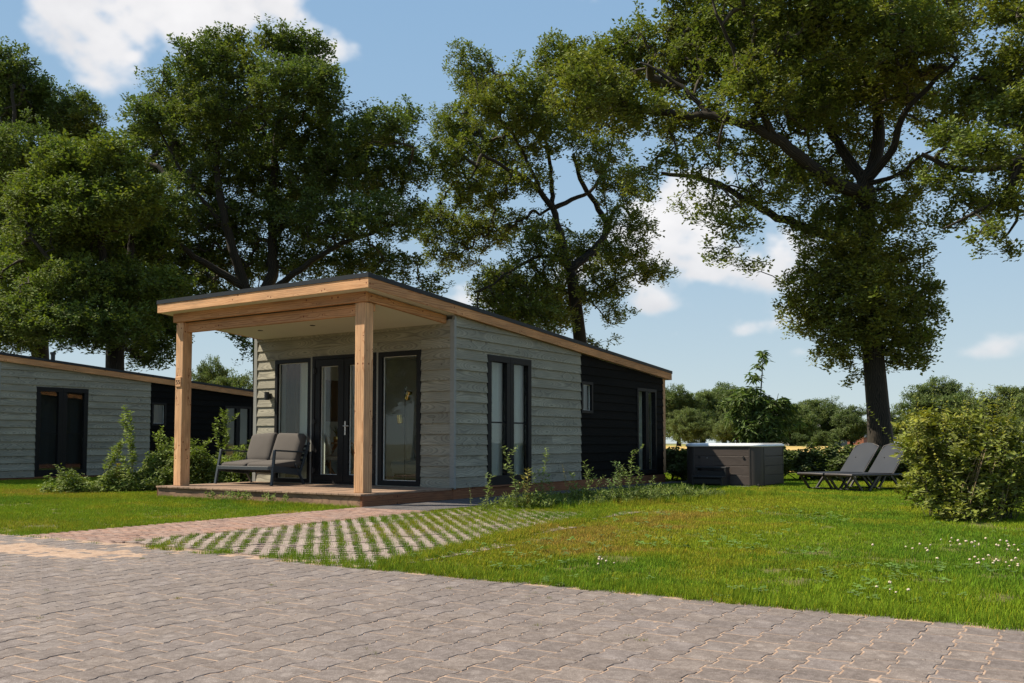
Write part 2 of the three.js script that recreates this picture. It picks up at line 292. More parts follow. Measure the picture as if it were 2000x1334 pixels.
// the road: waisted interlocking concrete pavers on sand
const ROAD_Z = (x) => 4.86 - 0.028 * (x - 4);                       // its edge against the grass
{
  const road = new THREE.Group(); road.name = 'road'; scene.add(road);
  tag(road, 'grey concrete paver road with sandy joints', 'road', null, 'structure');
  const PX = 0.163, PZ = 0.2, rot = 0.03;
  const half = [0.0888, 0.0712];                                    // half width at the ends and at the waist
  const outline = (inset) => { const a = half[0] - inset, b = half[1] - inset, e = 0.0970 - inset, k = 0.0125; return [[a, e], [a, 0.05 + k], [b, 0.05 - k], [b, -0.05 + k], [a, -0.05 - k], [a, -e], [-a, -e], [-a, -0.05 - k], [-b, -0.05 + k], [-b, 0.05 - k], [-a, 0.05 + k], [-a, e]]; };
  function paverGeo(u0, v0) {
    const o0 = outline(0.004), o1 = outline(0.0005), pos = [], nor = [], uv = [];
    const tri = (a, b, c) => { const n = V3().crossVectors(V3(b[0] - a[0], b[1] - a[1], b[2] - a[2]), V3(c[0] - a[0], c[1] - a[1], c[2] - a[2])).normalize(); for (const p of [a, b, c]) { pos.push(...p); nor.push(n.x, n.y, n.z); uv.push(p[0] + u0, p[2] - p[1] + v0); } };
    const t = o0.map(([x, z]) => [x, 0, z]), m = o1.map(([x, z]) => [x, -0.004, z]), b = o1.map(([x, z]) => [x, -0.06, z]), c = [0, 0, 0];
    for (let i = 0; i < 12; i++) { const j = (i + 1) % 12; tri(c, t[i], t[j]); tri(t[i], m[i], m[j]); tri(t[i], m[j], t[j]); tri(m[i], b[i], b[j]); tri(m[i], b[j], m[j]); }
    if (nor[1] < 0) for (let i = 0; i < pos.length; i += 9) for (const A of [pos, nor]) { for (let k = 0; k < 3; k++) { const s = A[i + 3 + k]; A[i + 3 + k] = A[i + 6 + k]; A[i + 6 + k] = s; } }
    if (nor[1] < 0) for (let i = 0; i < nor.length; i++) nor[i] *= -1;
    const g = new THREE.BufferGeometry();
    g.setAttribute('position', new THREE.Float32BufferAttribute(pos, 3)); g.setAttribute('normal', new THREE.Float32BufferAttribute(nor, 3)); g.setAttribute('uv', new THREE.Float32BufferAttribute(uv, 2));
    return g;
  }
  const variants = [...Array(8)].map((_, i) => paverGeo(i * 0.137 + 0.05, i * 0.291));
  const R = mulberry(91), list = [], cr = Math.cos(rot), sr = Math.sin(rot);
  for (let i = -75; i < 60; i++) for (let j = -4; j < 26; j++) {
    const lx = i * PX, lz = j * PZ + (i & 1 ? PZ / 2 : 0), x = 4 + lx * cr + lz * sr, z = 4.98 - lx * sr * 0.93 + lz * cr;
    if (z - 0.085 < ROAD_Z(x) - 0.075 || z > 9.6) continue;
    const d = depthOf(x, z);
    if (d < 0.6 || !inView(x, z, 1.5)) continue;
    list.push({ x, z, d, seen: inView(x, z, 1.01) && d > 3.25, y: (R() - 0.5) * 0.003, tx: (R() - 0.5) * 0.012, tz: (R() - 0.5) * 0.012, turn: rot + (R() - 0.5) * 0.012 + (R() < 0.5 ? Math.PI : 0), v: Math.floor(R() * 8), m: Math.floor(R() * 5) });
  }
  list.sort((a, b) => (b.seen - a.seen) || a.d - b.d);
  const rest = [], e = new THREE.Euler(), q = new THREE.Quaternion(), mt = new THREE.Matrix4();
  list.forEach((p, k) => {
    if (k < 300) { const o = mesh('paver', variants[p.v], M.paver[p.m], road); o.position.set(p.x, p.y, p.z); o.rotation.set(p.tx, p.turn, p.tz); return; }
    e.set(p.tx, p.turn, p.tz); mt.compose(V3(p.x, p.y, p.z), q.setFromEuler(e), V3(1, 1, 1));
    const g = variants[p.v].clone().applyMatrix4(mt), c = M.paver[p.m].color, n = g.attributes.position.count, col = new Float32Array(n * 3);
    for (let i = 0; i < n; i++) { col[i * 3] = c.r; col[i * 3 + 1] = c.g; col[i * 3 + 2] = c.b; }
    g.setAttribute('color', new THREE.BufferAttribute(col, 3)); rest.push(g);
  });
  tag(mesh('pavers', mergeGeometries(rest), M.paverVC, road), null, null, null, 'stuff');
  // bedding sand: fills the joints, and lies over the stones in drifts on the left
  const X0 = -8, X1 = 11, Z0 = 4.4, Z1 = 9.8, nx = 760, nz = 190, g = new THREE.PlaneGeometry(X1 - X0, Z1 - Z0, nx, nz).rotateX(-Math.PI / 2), P = g.attributes.position, U = g.attributes.uv;
  for (let i = 0; i < P.count; i++) {
    const x = P.getX(i) + (X0 + X1) / 2, z = P.getZ(i) + (Z0 + Z1) / 2;
    const drift = Math.exp(-(((x - 1.9) / 1.9) ** 2) - ((z - 5.5) / 0.55) ** 2) * 0.92 + Math.exp(-(((x - 0.2) / 1.6) ** 2) - ((z - 5.35) / 0.35) ** 2) + Math.exp(-(((x - 3.3) / 2.6) ** 2) - ((z - ROAD_Z(x) - 0.06) / 0.1) ** 2) * 0.5 + Math.exp(-(((x - 4.9) / 0.7) ** 2) - ((z - 7.6) / 0.4) ** 2) * 0.6 + Math.exp(-(((x - 4.0) / 0.5) ** 2) - ((z - 6.3) / 0.3) ** 2) * 0.5 + Math.exp(-(((x - 6.4) / 0.35) ** 2) - ((z - 6.6) / 0.22) ** 2) * 0.45 + Math.exp(-(((x - 3.2) / 0.5) ** 2) - ((z - 5.9) / 0.2) ** 2) * 0.6;
    const streak = fbm(x * 0.9 + z * 0.4, z * 3.2 - x * 0.3, 71, 5);
    let h = -0.0024 + 0.002 * (fbm(x * 9, z * 9, 73, 2) - 0.5) + 0.015 * Math.max(0, drift * 1.1 * (streak + 0.1) + 0.16 * (fbm(x * 14, z * 14, 77, 3) - 0.5) * Math.min(1, drift * 3) + 0.25 * (streak - 0.5) * Math.min(1, drift * 2) - 0.44);
    h = Math.min(h, 0.0035 + 0.0015 * fbm(x * 5, z * 5, 75));
    P.setXYZ(i, x, h - (z < ROAD_Z(x) - 0.16 ? 0.06 : 0), z); U.setXY(i, x, z);
  }
  g.computeVertexNormals();
  mesh('sand_bed', g, M.sand, road);
}

// red brick path from the road to the deck
{
  const path = new THREE.Group(); path.name = 'brick_path'; scene.add(path);
  tag(path, 'path of thin red clay bricks from the road to the deck', 'path', null, 'structure');
  const bed = new THREE.PlaneGeometry(1.5, 4.9).rotateX(-Math.PI / 2); bed.translate(0.62, -0.012, 2.42); { const u = bed.attributes.uv; for (let i = 0; i < u.count; i++) u.setXY(i, u.getX(i) * 1.5, u.getY(i) * 4.9); }
  mesh('sand_bed', bed, M.sand, path);
  const R = mulberry(17), L = 0.2, Wd = 0.052, variants = [...Array(6)].map((_, i) => solid(boxFaces(-L / 2 + 0.002, L / 2 - 0.002, -0.06, 0, -Wd / 2 + 0.0018, Wd / 2 - 0.0018, 0.003).map((f) => f.map((p) => V3(...p))), AX.x, i * 0.31, i * 0.17)), list = [];
  for (let j = 0; j < 92; j++) for (let i = 0; i < 7; i++) {
    const z = 4.8 - j * Wd, x = 0.03 + (i + (j & 1 ? 0.5 : 0)) * L + L / 2 - 0.05;
    if (z < 0.1 || x > 1.32) continue;
    list.push({ x, z, d: depthOf(x, z), y: (R() - 0.5) * 0.005, a: (R() - 0.5) * 0.02, t: (R() - 0.5) * 0.02, v: Math.floor(R() * 6), m: Math.floor(R() * 5) });
  }
  list.sort((a, b) => a.d - b.d);
  const rest = [], e = new THREE.Euler(), q = new THREE.Quaternion(), mt = new THREE.Matrix4();
  list.forEach((p, k) => {
    if (k < 300) { const o = mesh('brick', variants[p.v], M.brick[p.m], path); o.position.set(p.x, p.y, p.z); o.rotation.set(p.t, p.a, 0); return; }
    mt.compose(V3(p.x, p.y, p.z), q.setFromEuler(e.set(p.t, p.a, 0)), V3(1, 1, 1));
    const g = variants[p.v].clone().applyMatrix4(mt), c = M.brick[p.m].color, n = g.attributes.position.count, col = new Float32Array(n * 3);
    for (let i = 0; i < n; i++) { col[i * 3] = c.r; col[i * 3 + 1] = c.g; col[i * 3 + 2] = c.b; }
    g.setAttribute('color', new THREE.BufferAttribute(col, 3)); rest.push(g);
  });
  tag(mesh('bricks', mergeGeometries(rest), M.brickVC, path), null, null, null, 'stuff');
}

// parking bay of concrete grass pavers with hexagonal openings
const BAY = { x0: 1.36, z0: -1.3, nx: 8, nz: 10, w: 0.4, l: 0.6 };
const bayHoles = [];
{
  const bay = new THREE.Group(); bay.name = 'grass_paver_bay'; scene.add(bay);
  tag(bay, 'parking bay of pale concrete grid pavers with grass in the openings', 'paving', null, 'structure');
  const bs = new THREE.Shape(); bs.moveTo(1.3, 1.5); bs.lineTo(3.35, 1.5); bs.lineTo(4.5, -4.55); bs.lineTo(4.5, -4.84); bs.lineTo(1.3, -4.86); bs.closePath();
  const bed = new THREE.ShapeGeometry(bs).rotateX(-Math.PI / 2); bed.translate(0, -0.011, 0);
  mesh('sand_bed', bed, M.sand, bay);
  const sh = new THREE.Shape(); const w = BAY.w - 0.008, l = BAY.l - 0.008;
  sh.moveTo(0, 0); sh.lineTo(w, 0); sh.lineTo(w, l); sh.lineTo(0, l); sh.closePath();
  const holes = [];
  for (let i = 0; i < 2; i++) for (let j = 0; j < 3; j++) for (const o of [0.05, 0.15]) holes.push([o + i * 0.2, o + j * 0.2]);
  for (const [cx, cy] of holes) { const h = new THREE.Path(); for (let k = 0; k < 6; k++) { const a = Math.PI / 6 + k * Math.PI / 3; h[k ? 'lineTo' : 'moveTo'](cx - 0.004 + 0.047 * Math.cos(a), cy - 0.004 + 0.047 * Math.sin(a)); } h.closePath(); sh.holes.push(h); }
  const slab = new THREE.ExtrudeGeometry(sh, { depth: 0.08, bevelEnabled: false }).rotateX(Math.PI / 2);   // lies in x, z with its top at y = 0
  const R = mulberry(29);
  for (let i = 0; i < BAY.nx; i++) for (let j = 0; j < BAY.nz; j++) {
    const x = BAY.x0 + i * BAY.w, z = BAY.z0 + j * BAY.l;
    if (x > 4.5 - 0.19 * (4.6 - z)) continue;
    const o = mesh('grid_paver', slab, M.grassPaver[Math.floor(R() * 3)], bay); o.position.set(x, (R() - 0.5) * 0.008, z); o.rotation.set((R() - 0.5) * 0.012, (R() - 0.5) * 0.012, (R() - 0.5) * 0.012);
    for (const [hx, hz] of holes) bayHoles.push([x + hx, z + hz]);
  }
}

// anthracite tiles along the cabin's long side
{
  const path = new THREE.Group(); path.name = 'tile_path'; scene.add(path);
  tag(path, 'dark grey tile path along the shaded long side of the cabin', 'path', null, 'structure');
  const R = mulberry(37), s = 0.596, t = solid(boxFaces(0, s, -0.05, 0, 0, s, 0.004).map((f) => f.map((p) => V3(...p))), AX.x), slabs = [];
  for (let j = 0; j < 20; j++) for (let i = 0; i < (j < 4 ? 2 : 1); i++) slabs.push([0.045 + i * 0.6, -0.52 - j * 0.6]);
  for (const [x, z] of slabs) { const o = mesh('tile', t, M.tile[Math.floor(R() * 3)], path); o.position.set(x, 0.002 + (R() - 0.5) * 0.003, z); o.rotation.set((R() - 0.5) * 0.004, 0, (R() - 0.5) * 0.004); }
  for (let i = 0; i < 3; i++) for (let j = 0; j < 4; j++) { const o = mesh('tile', t, M.tile[(i + j) % 3], path); o.position.set(0.645 + i * 0.6, 0.002, -9.52 - j * 0.6); }
}

// wheat field beyond the hedge, with a strip of pasture behind it
{
  const field = (name, label, x0, x1, z0, z1, y, c1, c2, seed) => {
    const nx = 120, nz = 60, g = new THREE.PlaneGeometry(x1 - x0, z1 - z0, nx, nz).rotateX(-Math.PI / 2), P = g.attributes.position, col = new Float32Array(P.count * 3);
    for (let i = 0; i < P.count; i++) {
      const x = P.getX(i) + (x0 + x1) / 2, z = P.getZ(i) + (z0 + z1) / 2, n = fbm(x * 0.12, z * 0.35, seed, 5), m = fbm(x * 1.7, z * 1.7, seed + 7, 2), edge = Math.min(1, (z1 - z) / 0.6);
      P.setXYZ(i, x, z > z1 - 0.02 ? -0.04 : y * edge + (m - 0.5) * 0.16, z);
      for (let k = 0; k < 3; k++) col[i * 3 + k] = mix(c1[k], c2[k], clamp((n - 0.35) * 3)) * (0.85 + 0.3 * m);
    }
    g.setAttribute('color', new THREE.BufferAttribute(col, 3)); g.computeVertexNormals();
    tag(mesh(name, g, std({ name: name + '_crop', vertexColors: true, roughness: 1 }), scene), label, 'field', null, 'structure');
  };
  field('wheat_field', 'ripening golden wheat field behind the garden hedge', -120, 90, -92, -19.5, 0.46, [0.36, 0.24, 0.06], [0.46, 0.32, 0.10], 81);
  field('pasture', 'strip of green pasture beyond the wheat', -190, 120, -170, -92, 0.42, [0.15, 0.17, 0.03], [0.26, 0.22, 0.06], 83);
}

// ---------------------------------------------------------------- lawn
function blade(h, w, bend, yaw, lean, pos, nor, uv, col, c) {      // two quads and a tip, bent over
  const dx = Math.cos(yaw), dz = Math.sin(yaw), px = -dz, pz = dx, pts = [];
  for (let k = 0; k <= 2; k++) { const t = k / 2, b = bend * t * t + lean * t; pts.push([dx * b, h * t * (1 - 0.25 * bend / h * t), dz * b, w * (1 - t * 0.85)]); }
  const P = (k, s) => [pts[k][0] + px * s * pts[k][3], pts[k][1], pts[k][2] + pz * s * pts[k][3]];
  const tri = (a, b, d) => { const n = V3().crossVectors(V3(b[0] - a[0], b[1] - a[1], b[2] - a[2]), V3(d[0] - a[0], d[1] - a[1], d[2] - a[2])).normalize(); for (const p of [a, b, d]) { pos.push(...p); nor.push(n.x, n.y, n.z); uv.push(0, 0); col.push(...c); } };
  tri(P(0, -1), P(0, 1), P(1, 1)); tri(P(0, -1), P(1, 1), P(1, -1)); tri(P(1, -1), P(1, 1), P(2, 0));
}
function tuft(seed, n, h, spread, w = 0.0024) {
  const R = mulberry(seed), pos = [], nor = [], uv = [], col = [];
  for (let i = 0; i < n; i++) {
    const p0 = pos.length, a = R() * 6.28, r = Math.sqrt(R()) * spread, hh = h * (0.55 + 0.65 * R()), k = 0.75 + 0.5 * R(), dry = R() < 0.07;
    blade(hh, w * (0.8 + R() * 0.5), hh * (0.15 + 0.6 * R() * R()), R() * 6.28, hh * 0.25 * (R() - 0.5), pos, nor, uv, col, dry ? [1.9 * k, 1.25 * k, 1.3 * k] : [k, k, k]);
    for (let q = p0; q < pos.length; q += 3) { pos[q] += Math.cos(a) * r; pos[q + 2] += Math.sin(a) * r; }
  }
  const g = new THREE.BufferGeometry();
  g.setAttribute('position', new THREE.Float32BufferAttribute(pos, 3)); g.setAttribute('normal', new THREE.Float32BufferAttribute(nor, 3)); g.setAttribute('uv', new THREE.Float32BufferAttribute(uv, 2)); g.setAttribute('color', new THREE.Float32BufferAttribute(col, 3));
  return g;
}
M.grass = new THREE.MeshPhysicalMaterial({ name: 'grass_blades', color: lin(1, 1, 1), vertexColors: true, roughness: 0.9, transmission: 0.3, thickness: 0, side: THREE.DoubleSide, specularIntensity: 0.15 });
function instanced(name, g, m, list, parent, kind = 'stuff') {     // list of [Matrix4, Color]
  const o = new THREE.InstancedMesh(g, m, list.length); o.name = parent === scene ? numbered(name) : name;
  list.forEach(([mt, c], i) => { o.setMatrixAt(i, mt); if (c) o.setColorAt(i, c); });
  o.castShadow = o.receiveShadow = true; if (kind) o.userData.kind = kind; parent.add(o);
  return o;
}
const onCabin = (x, z) => x > -4.8 && x < 0.05 && z < 0.06 && z > -10.6;
const onCabin2 = (x, z) => x > -18.4 && x < -13.5 && z < 0.3 && z > -10.3;
const onBay = (x, z, m = 0) => x > 1.36 - m && x < 4.62 - 0.19 * (4.6 - z) + m && z > -1.3 - m && z < 4.66 + m;
const onPath = (x, z) => x > -0.02 && x < 1.36 && z > -0.02 && z < 4.9;
const onTiles = (x, z) => (x > 0 && x < (z > -2.4 ? 1.25 : 0.65) && z < 0.1 && z > -12.6) || (x > 1.2 && x < 2.5 && z < -8.9 && z > -11.4);
const onTub = (x, z) => x > 0.85 && x < 2.75 && z < -9.25 && z > -11.2;
const onLawn = (x, z) => z < ROAD_Z(x) - 0.03 && !(z > 4.45 && x > 1.3 && x < 4.35 + 0.4 * vnoise(z * 9, x * 3, 7)) && !onCabin(x, z) && !onCabin2(x, z) && !(onBay(x, z) && z > -0.9 && !(x > 4.45 - 0.19 * (4.6 - z))) && !onPath(x, z) && !onTiles(x, z) && !onTub(x, z);
// the dry and the lush parts of this lawn
function dryness(x, z) {
  const n = fbm(x * 0.7, z * 0.7, 101, 4), m = fbm(x * 2.3, z * 2.3, 105, 3);
  let d = sstep(0.46, 0.76, n * 0.65 + m * 0.4) * 0.65;
  d += 0.85 * Math.exp(-(((x - 4.9) / 0.95) ** 2) - ((z - 2.2) / 2.3) ** 2) + 0.55 * Math.exp(-(((x - 4.4) / 1.2) ** 2) - ((z + 2.4) / 1.8) ** 2) + 0.45 * Math.exp(-(((x - 4.2) / 1.6) ** 2) - ((z + 5) / 1.2) ** 2);
  d += 0.55 * Math.exp(-(((x + 1.2) / 1.4) ** 2) - ((z - 4.2) / 0.7) ** 2) + 0.5 * Math.exp(-(((x + 6) / 2) ** 2) - ((z - 0.5) / 0.8) ** 2);
  d -= 0.55 * Math.exp(-(((x - 7.9) / 0.9) ** 2) - ((z - 0.5) / 3.5) ** 2) + 0.4 * Math.exp(-(((x - 6.0) / 0.5) ** 2) - ((z - 3.6) / 0.5) ** 2);
  return clamp(d);
}
const GREEN = [0.155, 0.245, 0.013], LUSH = [0.095, 0.195, 0.013], DRY = [0.28, 0.195, 0.042], YEL = [0.25, 0.265, 0.015];
function grassColor(x, z, R) {
  const d = clamp(dryness(x, z) * 0.9 + (R() - 0.5) * 0.4), l = fbm(x * 0.5 + 9, z * 0.5, 111, 3), v = 0.8 + 0.4 * R();
  return lin(...[0, 1, 2].map((k) => v * (d < 0.5 ? mix(mix(GREEN[k], LUSH[k], sstep(0.35, 0.7, l)), YEL[k], d * 1.6) : mix(mix(GREEN[k], YEL[k], 0.8), DRY[k], (d - 0.5) * 1.9))));
}
M.turfLeaf = new THREE.MeshPhysicalMaterial({ name: 'turf_weed_leaves', color: lin(0.09, 0.17, 0.018), vertexColors: true, roughness: 0.9, transmission: 0.25, thickness: 0, side: THREE.DoubleSide, specularIntensity: 0.4 });
function sinkLeaves() {                                            // a flat rosette of rounded leaves
  const R = mulberry(77), pos = [], nor = [], uv = [], col = [];
  for (let i = 0; i < 11; i++) {
    const a = i * 2.4, r = 0.012 + 0.05 * R(), y = 0.03 + 0.025 * R(), s = 0.012 + 0.012 * R(), t = (R() - 0.5) * 0.8, v = 0.75 + 0.5 * R(), c = [Math.cos(a) * r, y, Math.sin(a) * r];
    for (let k = 0; k < 6; k++) { const P = [0, 1].map((m) => { const b = (k + m) / 6 * 6.283; return [c[0] + Math.cos(b) * s, y + Math.sin(b) * s * t, c[2] - Math.sin(b) * s]; }); for (const p of [c, P[0], P[1]]) { pos.push(...p); nor.push(0, 1, 0); uv.push(0, 0); col.push(v, v, v); } }
  }
  const g = new THREE.BufferGeometry(); g.setAttribute('position', new THREE.Float32BufferAttribute(pos, 3)); g.setAttribute('normal', new THREE.Float32BufferAttribute(nor, 3)); g.setAttribute('uv', new THREE.Float32BufferAttribute(uv, 2)); g.setAttribute('color', new THREE.Float32BufferAttribute(col, 3));
  g.computeVertexNormals(); return g;
}
{
  const R = mulberry(201), e = new THREE.Euler(), q = new THREE.Quaternion();
  const short = [1, 2, 3].map((s) => tuft(s * 7, 10, 0.04, 0.052, 0.0027)), long = [1, 2].map((s) => tuft(s * 13 + 1, 11, 0.1, 0.05, 0.003));
  const lists = [[], [], [], [], []];
  const add = (k, x, z, s, sy, y = -0.022, c) => lists[k].push([new THREE.Matrix4().compose(V3(x, y, z), q.setFromEuler(e.set((R() - 0.5) * 0.3, R() * 6.28, (R() - 0.5) * 0.3)), V3(s, sy, s)), c ?? grassColor(x, z, R)]);
  // density falls with distance; the nearest turf is the thickest
  for (let d = 3.6; d < 34;) {
    const step = 0.2 + d * 0.02, half = d * 0.62 + 0.8, per = Math.min(1800, 44000 / (d * d) + 200), n = Math.round(step * half * 2 * per);
    for (let i = 0; i < n; i++) {
      const dd = d + R() * step, ss = (R() * 2 - 1) * half, x = camXZ[0] + fwd[0] * dd + rgt[0] * ss, z = camXZ[1] + fwd[1] * dd + rgt[1] * ss;
      if (!onLawn(x, z)) continue;
      if (z < -17.5) continue;
      const bare = fbm(x * 1.9, z * 1.9, 131, 3) < 0.27 && R() < 0.8;
      if (bare) continue;
      const k = 1 + clamp((d - 8) / 16) * 0.9, h = 0.6 + 0.65 * fbm(x * 1.3, z * 1.3, 133, 2) + 0.25 * R();
      add(Math.floor(R() * 3), x, z, k, h * (1 + clamp((d - 10) / 20) * 0.3));
      if (R() < 0.03 * sstep(0.4, 0.65, fbm(x * 1.7, z * 1.7, 137, 2))) add(3, x, z, 0.8, 0.6 + 0.6 * R());
    }
    d += step;
  }
  // longer grass where the mower does not reach: along the road, the bay and the deck
  for (let i = 0; i < 2600; i++) { const x = 1.8 + R() * 7.6, z = ROAD_Z(x) - 0.02 - Math.abs(R() + R() - 1) * 0.35; if (onLawn(x, z) && R() < 0.35 + 0.65 * fbm(x * 2, z * 2, 141, 2)) add(3 + (i & 1), x, z, 0.8, 0.55 + 0.5 * R()); }
  for (let i = 0; i < 420; i++) { const x = 4.4 + R() * 5, z = ROAD_Z(x) + 0.015 - R() * 0.06; if (fbm(x * 3.1, 2, 143, 2) > 0.45) add(3 + (i & 1), x, z, 0.7, 0.3 + 0.4 * R(), -0.01); }
  for (let i = 0; i < 500; i++) { const x = -9 + R() * 9, z = ROAD_Z(x) - R() * 0.12; if (onLawn(x, z)) add(3, x, z, 0.8, 0.6); }
  for (let i = 0; i < 700; i++) { const x = -4.8 + R() * 4.75, z = 0.1 + R() * 0.2; add(3 + (i & 1), x, z, 0.9, 0.55 + 0.45 * R()); }
  for (let i = 0; i < 160; i++) { const z = R() * 4.6, x = -0.03 - R() * 0.08; add(3, x, z, 0.8, 0.5 + 0.3 * R()); }
  for (let i = 0; i < 1800; i++) { const z = -1.5 + R() * 6.1, x = 4.5 - 0.19 * (4.6 - z) + (R() - 0.5) * 0.3; add(3, x, z, 0.8, 0.5 + 0.5 * R()); }
  for (let i = 0; i < 1500; i++) { const z = -6.5 + R() * 5.6, x = 1.75 + (-z) * 0.22 + Math.pow(R(), 1.5) * 0.9; if (!onTub(x, z) && !onTiles(x, z)) add(3 + (i & 1), x, z, 1, 0.7 + 0.9 * R()); }
  // grass in the openings of the bay, thick towards the cabin, patchy near the road
  for (const [x, z] of bayHoles) {
    const dens = clamp(0.12 + 1.6 * fbm(x * 1.4, z * 1.4, 151, 3) - 0.12 + 0.10 * (2.5 - z) * 0.6 + (z > 4.1 ? -0.3 : 0));
    if (R() > dens + 0.25) continue;
    const n = 3 + Math.floor(R() * 6 * dens);
    for (let i = 0; i < n; i++) add(Math.floor(R() * 3), x + (R() - 0.5) * 0.055, z + (R() - 0.5) * 0.055, 0.8, 0.95 + 0.6 * R() + 0.35 * clamp((1.5 - z) / 3), -0.014, grassColor(x + 40, z, R).multiplyScalar(0.9));
  }
  for (let i = 0; i < 900; i++) { const x = 1.9 + R() * 2.8, z = 4.5 + R() * 0.42; if (z < ROAD_Z(x) + 0.02 && fbm(x * 3.2, z * 3.2, 161, 2) > 0.52) add(3 + (i & 1), x, z, 0.8, 0.4 + 0.5 * R(), -0.02, grassColor(x + 40, z, R)); }
  for (let i = 0; i < 2600; i++) { const x = 1.4 + R() * 2.8, z = -1.3 + Math.pow(R(), 1.5) * 3.4 + (x - 2.6) * 0.35; if (onBay(x, z)) add(Math.floor(R() * 3), x, z, 0.9, 0.9 + 0.6 * R(), -0.02, grassColor(x + 40, z, R)); }
  for (let i = 0; i < 26; i++) { const x = 2 + R() * 6.6, z = ROAD_Z(x) + 0.08 + R() * 2.6, n = 1 + Math.floor(R() * 3); for (let k = 0; k < n; k++) add(k % 3, x + (R() - 0.5) * 0.05, z + (R() - 0.5) * 0.04, 0.45, 0.35 + 0.3 * R(), -0.006, lin(0.17, 0.19, 0.03)); }
  [...short, ...long].forEach((g, k) => tag(instanced(['lawn_grass', 'lawn_grass', 'lawn_grass', 'long_grass', 'long_grass'][k], g, M.grass, lists[k], scene), ['short mown lawn grass, green to straw coloured', 'short mown lawn grass in the lawn, second mixed sward', 'short mown lawn grass in the lawn, third mixed sward', 'longer unmown grass along the road edge and deck', 'longer unmown grass blades between the lawn edges'][k], 'grass', 'lawn', 'stuff'));
  console.log('grass', lists.map((l) => l.length).join(' '));
  // clover and plantain leaves in the turf
  {
    const o = sinkLeaves(), list = [];
    for (let i = 0; i < 900; i++) { const u = i % 3, cx = [7.9, 6.2, 5.6][u], cz = [2.2, 3.4, -1][u], x = cx + (R() + R() + R() - 1.5) * 2.4, z = cz + (R() + R() + R() - 1.5) * 2.2; if (!onLawn(x, z) || fbm(x * 1.5, z * 1.5, 171, 2) < 0.5) continue; const s = 0.4 + 0.35 * R(), v = 0.75 + 0.5 * R(); list.push([new THREE.Matrix4().compose(V3(x, -0.004, z), q.setFromEuler(e.set((R() - 0.5) * 0.4, R() * 6.28, (R() - 0.5) * 0.4)), V3(s, s, s)), lin(v, v, v)]); }
    tag(instanced('turf_weeds', o, M.turfLeaf, list, scene), 'broad clover and plantain leaves growing in the lawn', 'weeds', null, 'stuff');
  }
  // white clover in flower
  const head = new THREE.IcosahedronGeometry(0.0085, 1); { const p = head.attributes.position; for (let i = 0; i < p.count; i++) { const k = 0.75 + 0.5 * hash2(Math.round(p.getX(i) * 4000), Math.round(p.getY(i) * 4000 + p.getZ(i) * 900), 3); p.setXYZ(i, p.getX(i) * k, p.getY(i) * k * 0.85 + 0.075, p.getZ(i) * k); } head.computeVertexNormals(); }
  const stem = rod([[0, -0.04, 0], [0.004, 0.02, 0], [0, 0.07, 0]], 0.0013, 4).toNonIndexed();
  const colored = (g, c) => { const n = g.attributes.position.count, a = new Float32Array(n * 3); for (let i = 0; i < n; i++) a.set(c, i * 3); g.setAttribute('color', new THREE.BufferAttribute(a, 3)); return g; };
  const clover = merged([colored(head, [0.5, 0.43, 0.34]), colored(stem, [0.1, 0.14, 0.03])]), list = [];
  for (const [cx, cz, n, s] of [[8.15, 1.2, 26, 0.28], [8.3, 2.35, 20, 0.16], [8.0, 4.05, 5, 0.1], [6.05, 3.9, 6, 0.14], [7.5, 2.0, 5, 0.4], [8.75, 1.7, 12, 0.3]]) for (let i = 0; i < n; i++) { const x = cx + (R() + R() + R() - 1.5) * s * 1.5, z = cz + (R() + R() + R() - 1.5) * s * 1.3; if (onLawn(x, z)) list.push([new THREE.Matrix4().compose(V3(x, 0, z), q.setFromEuler(e.set((R() - 0.5) * 0.5, R() * 6, (R() - 0.5) * 0.5)), V3(1, 0.6 + R() * 0.6, 1).multiplyScalar(0.8 + 0.4 * R())), lin(1, 0.9 + 0.1 * R(), 0.85 + 0.15 * R())]); }
  tag(instanced('clover_flowers', clover, std({ name: 'clover_petals', vertexColors: true, roughness: 0.9 }), list, scene), 'white clover flower heads scattered in the lawn at right', 'clover', null, 'stuff');
}

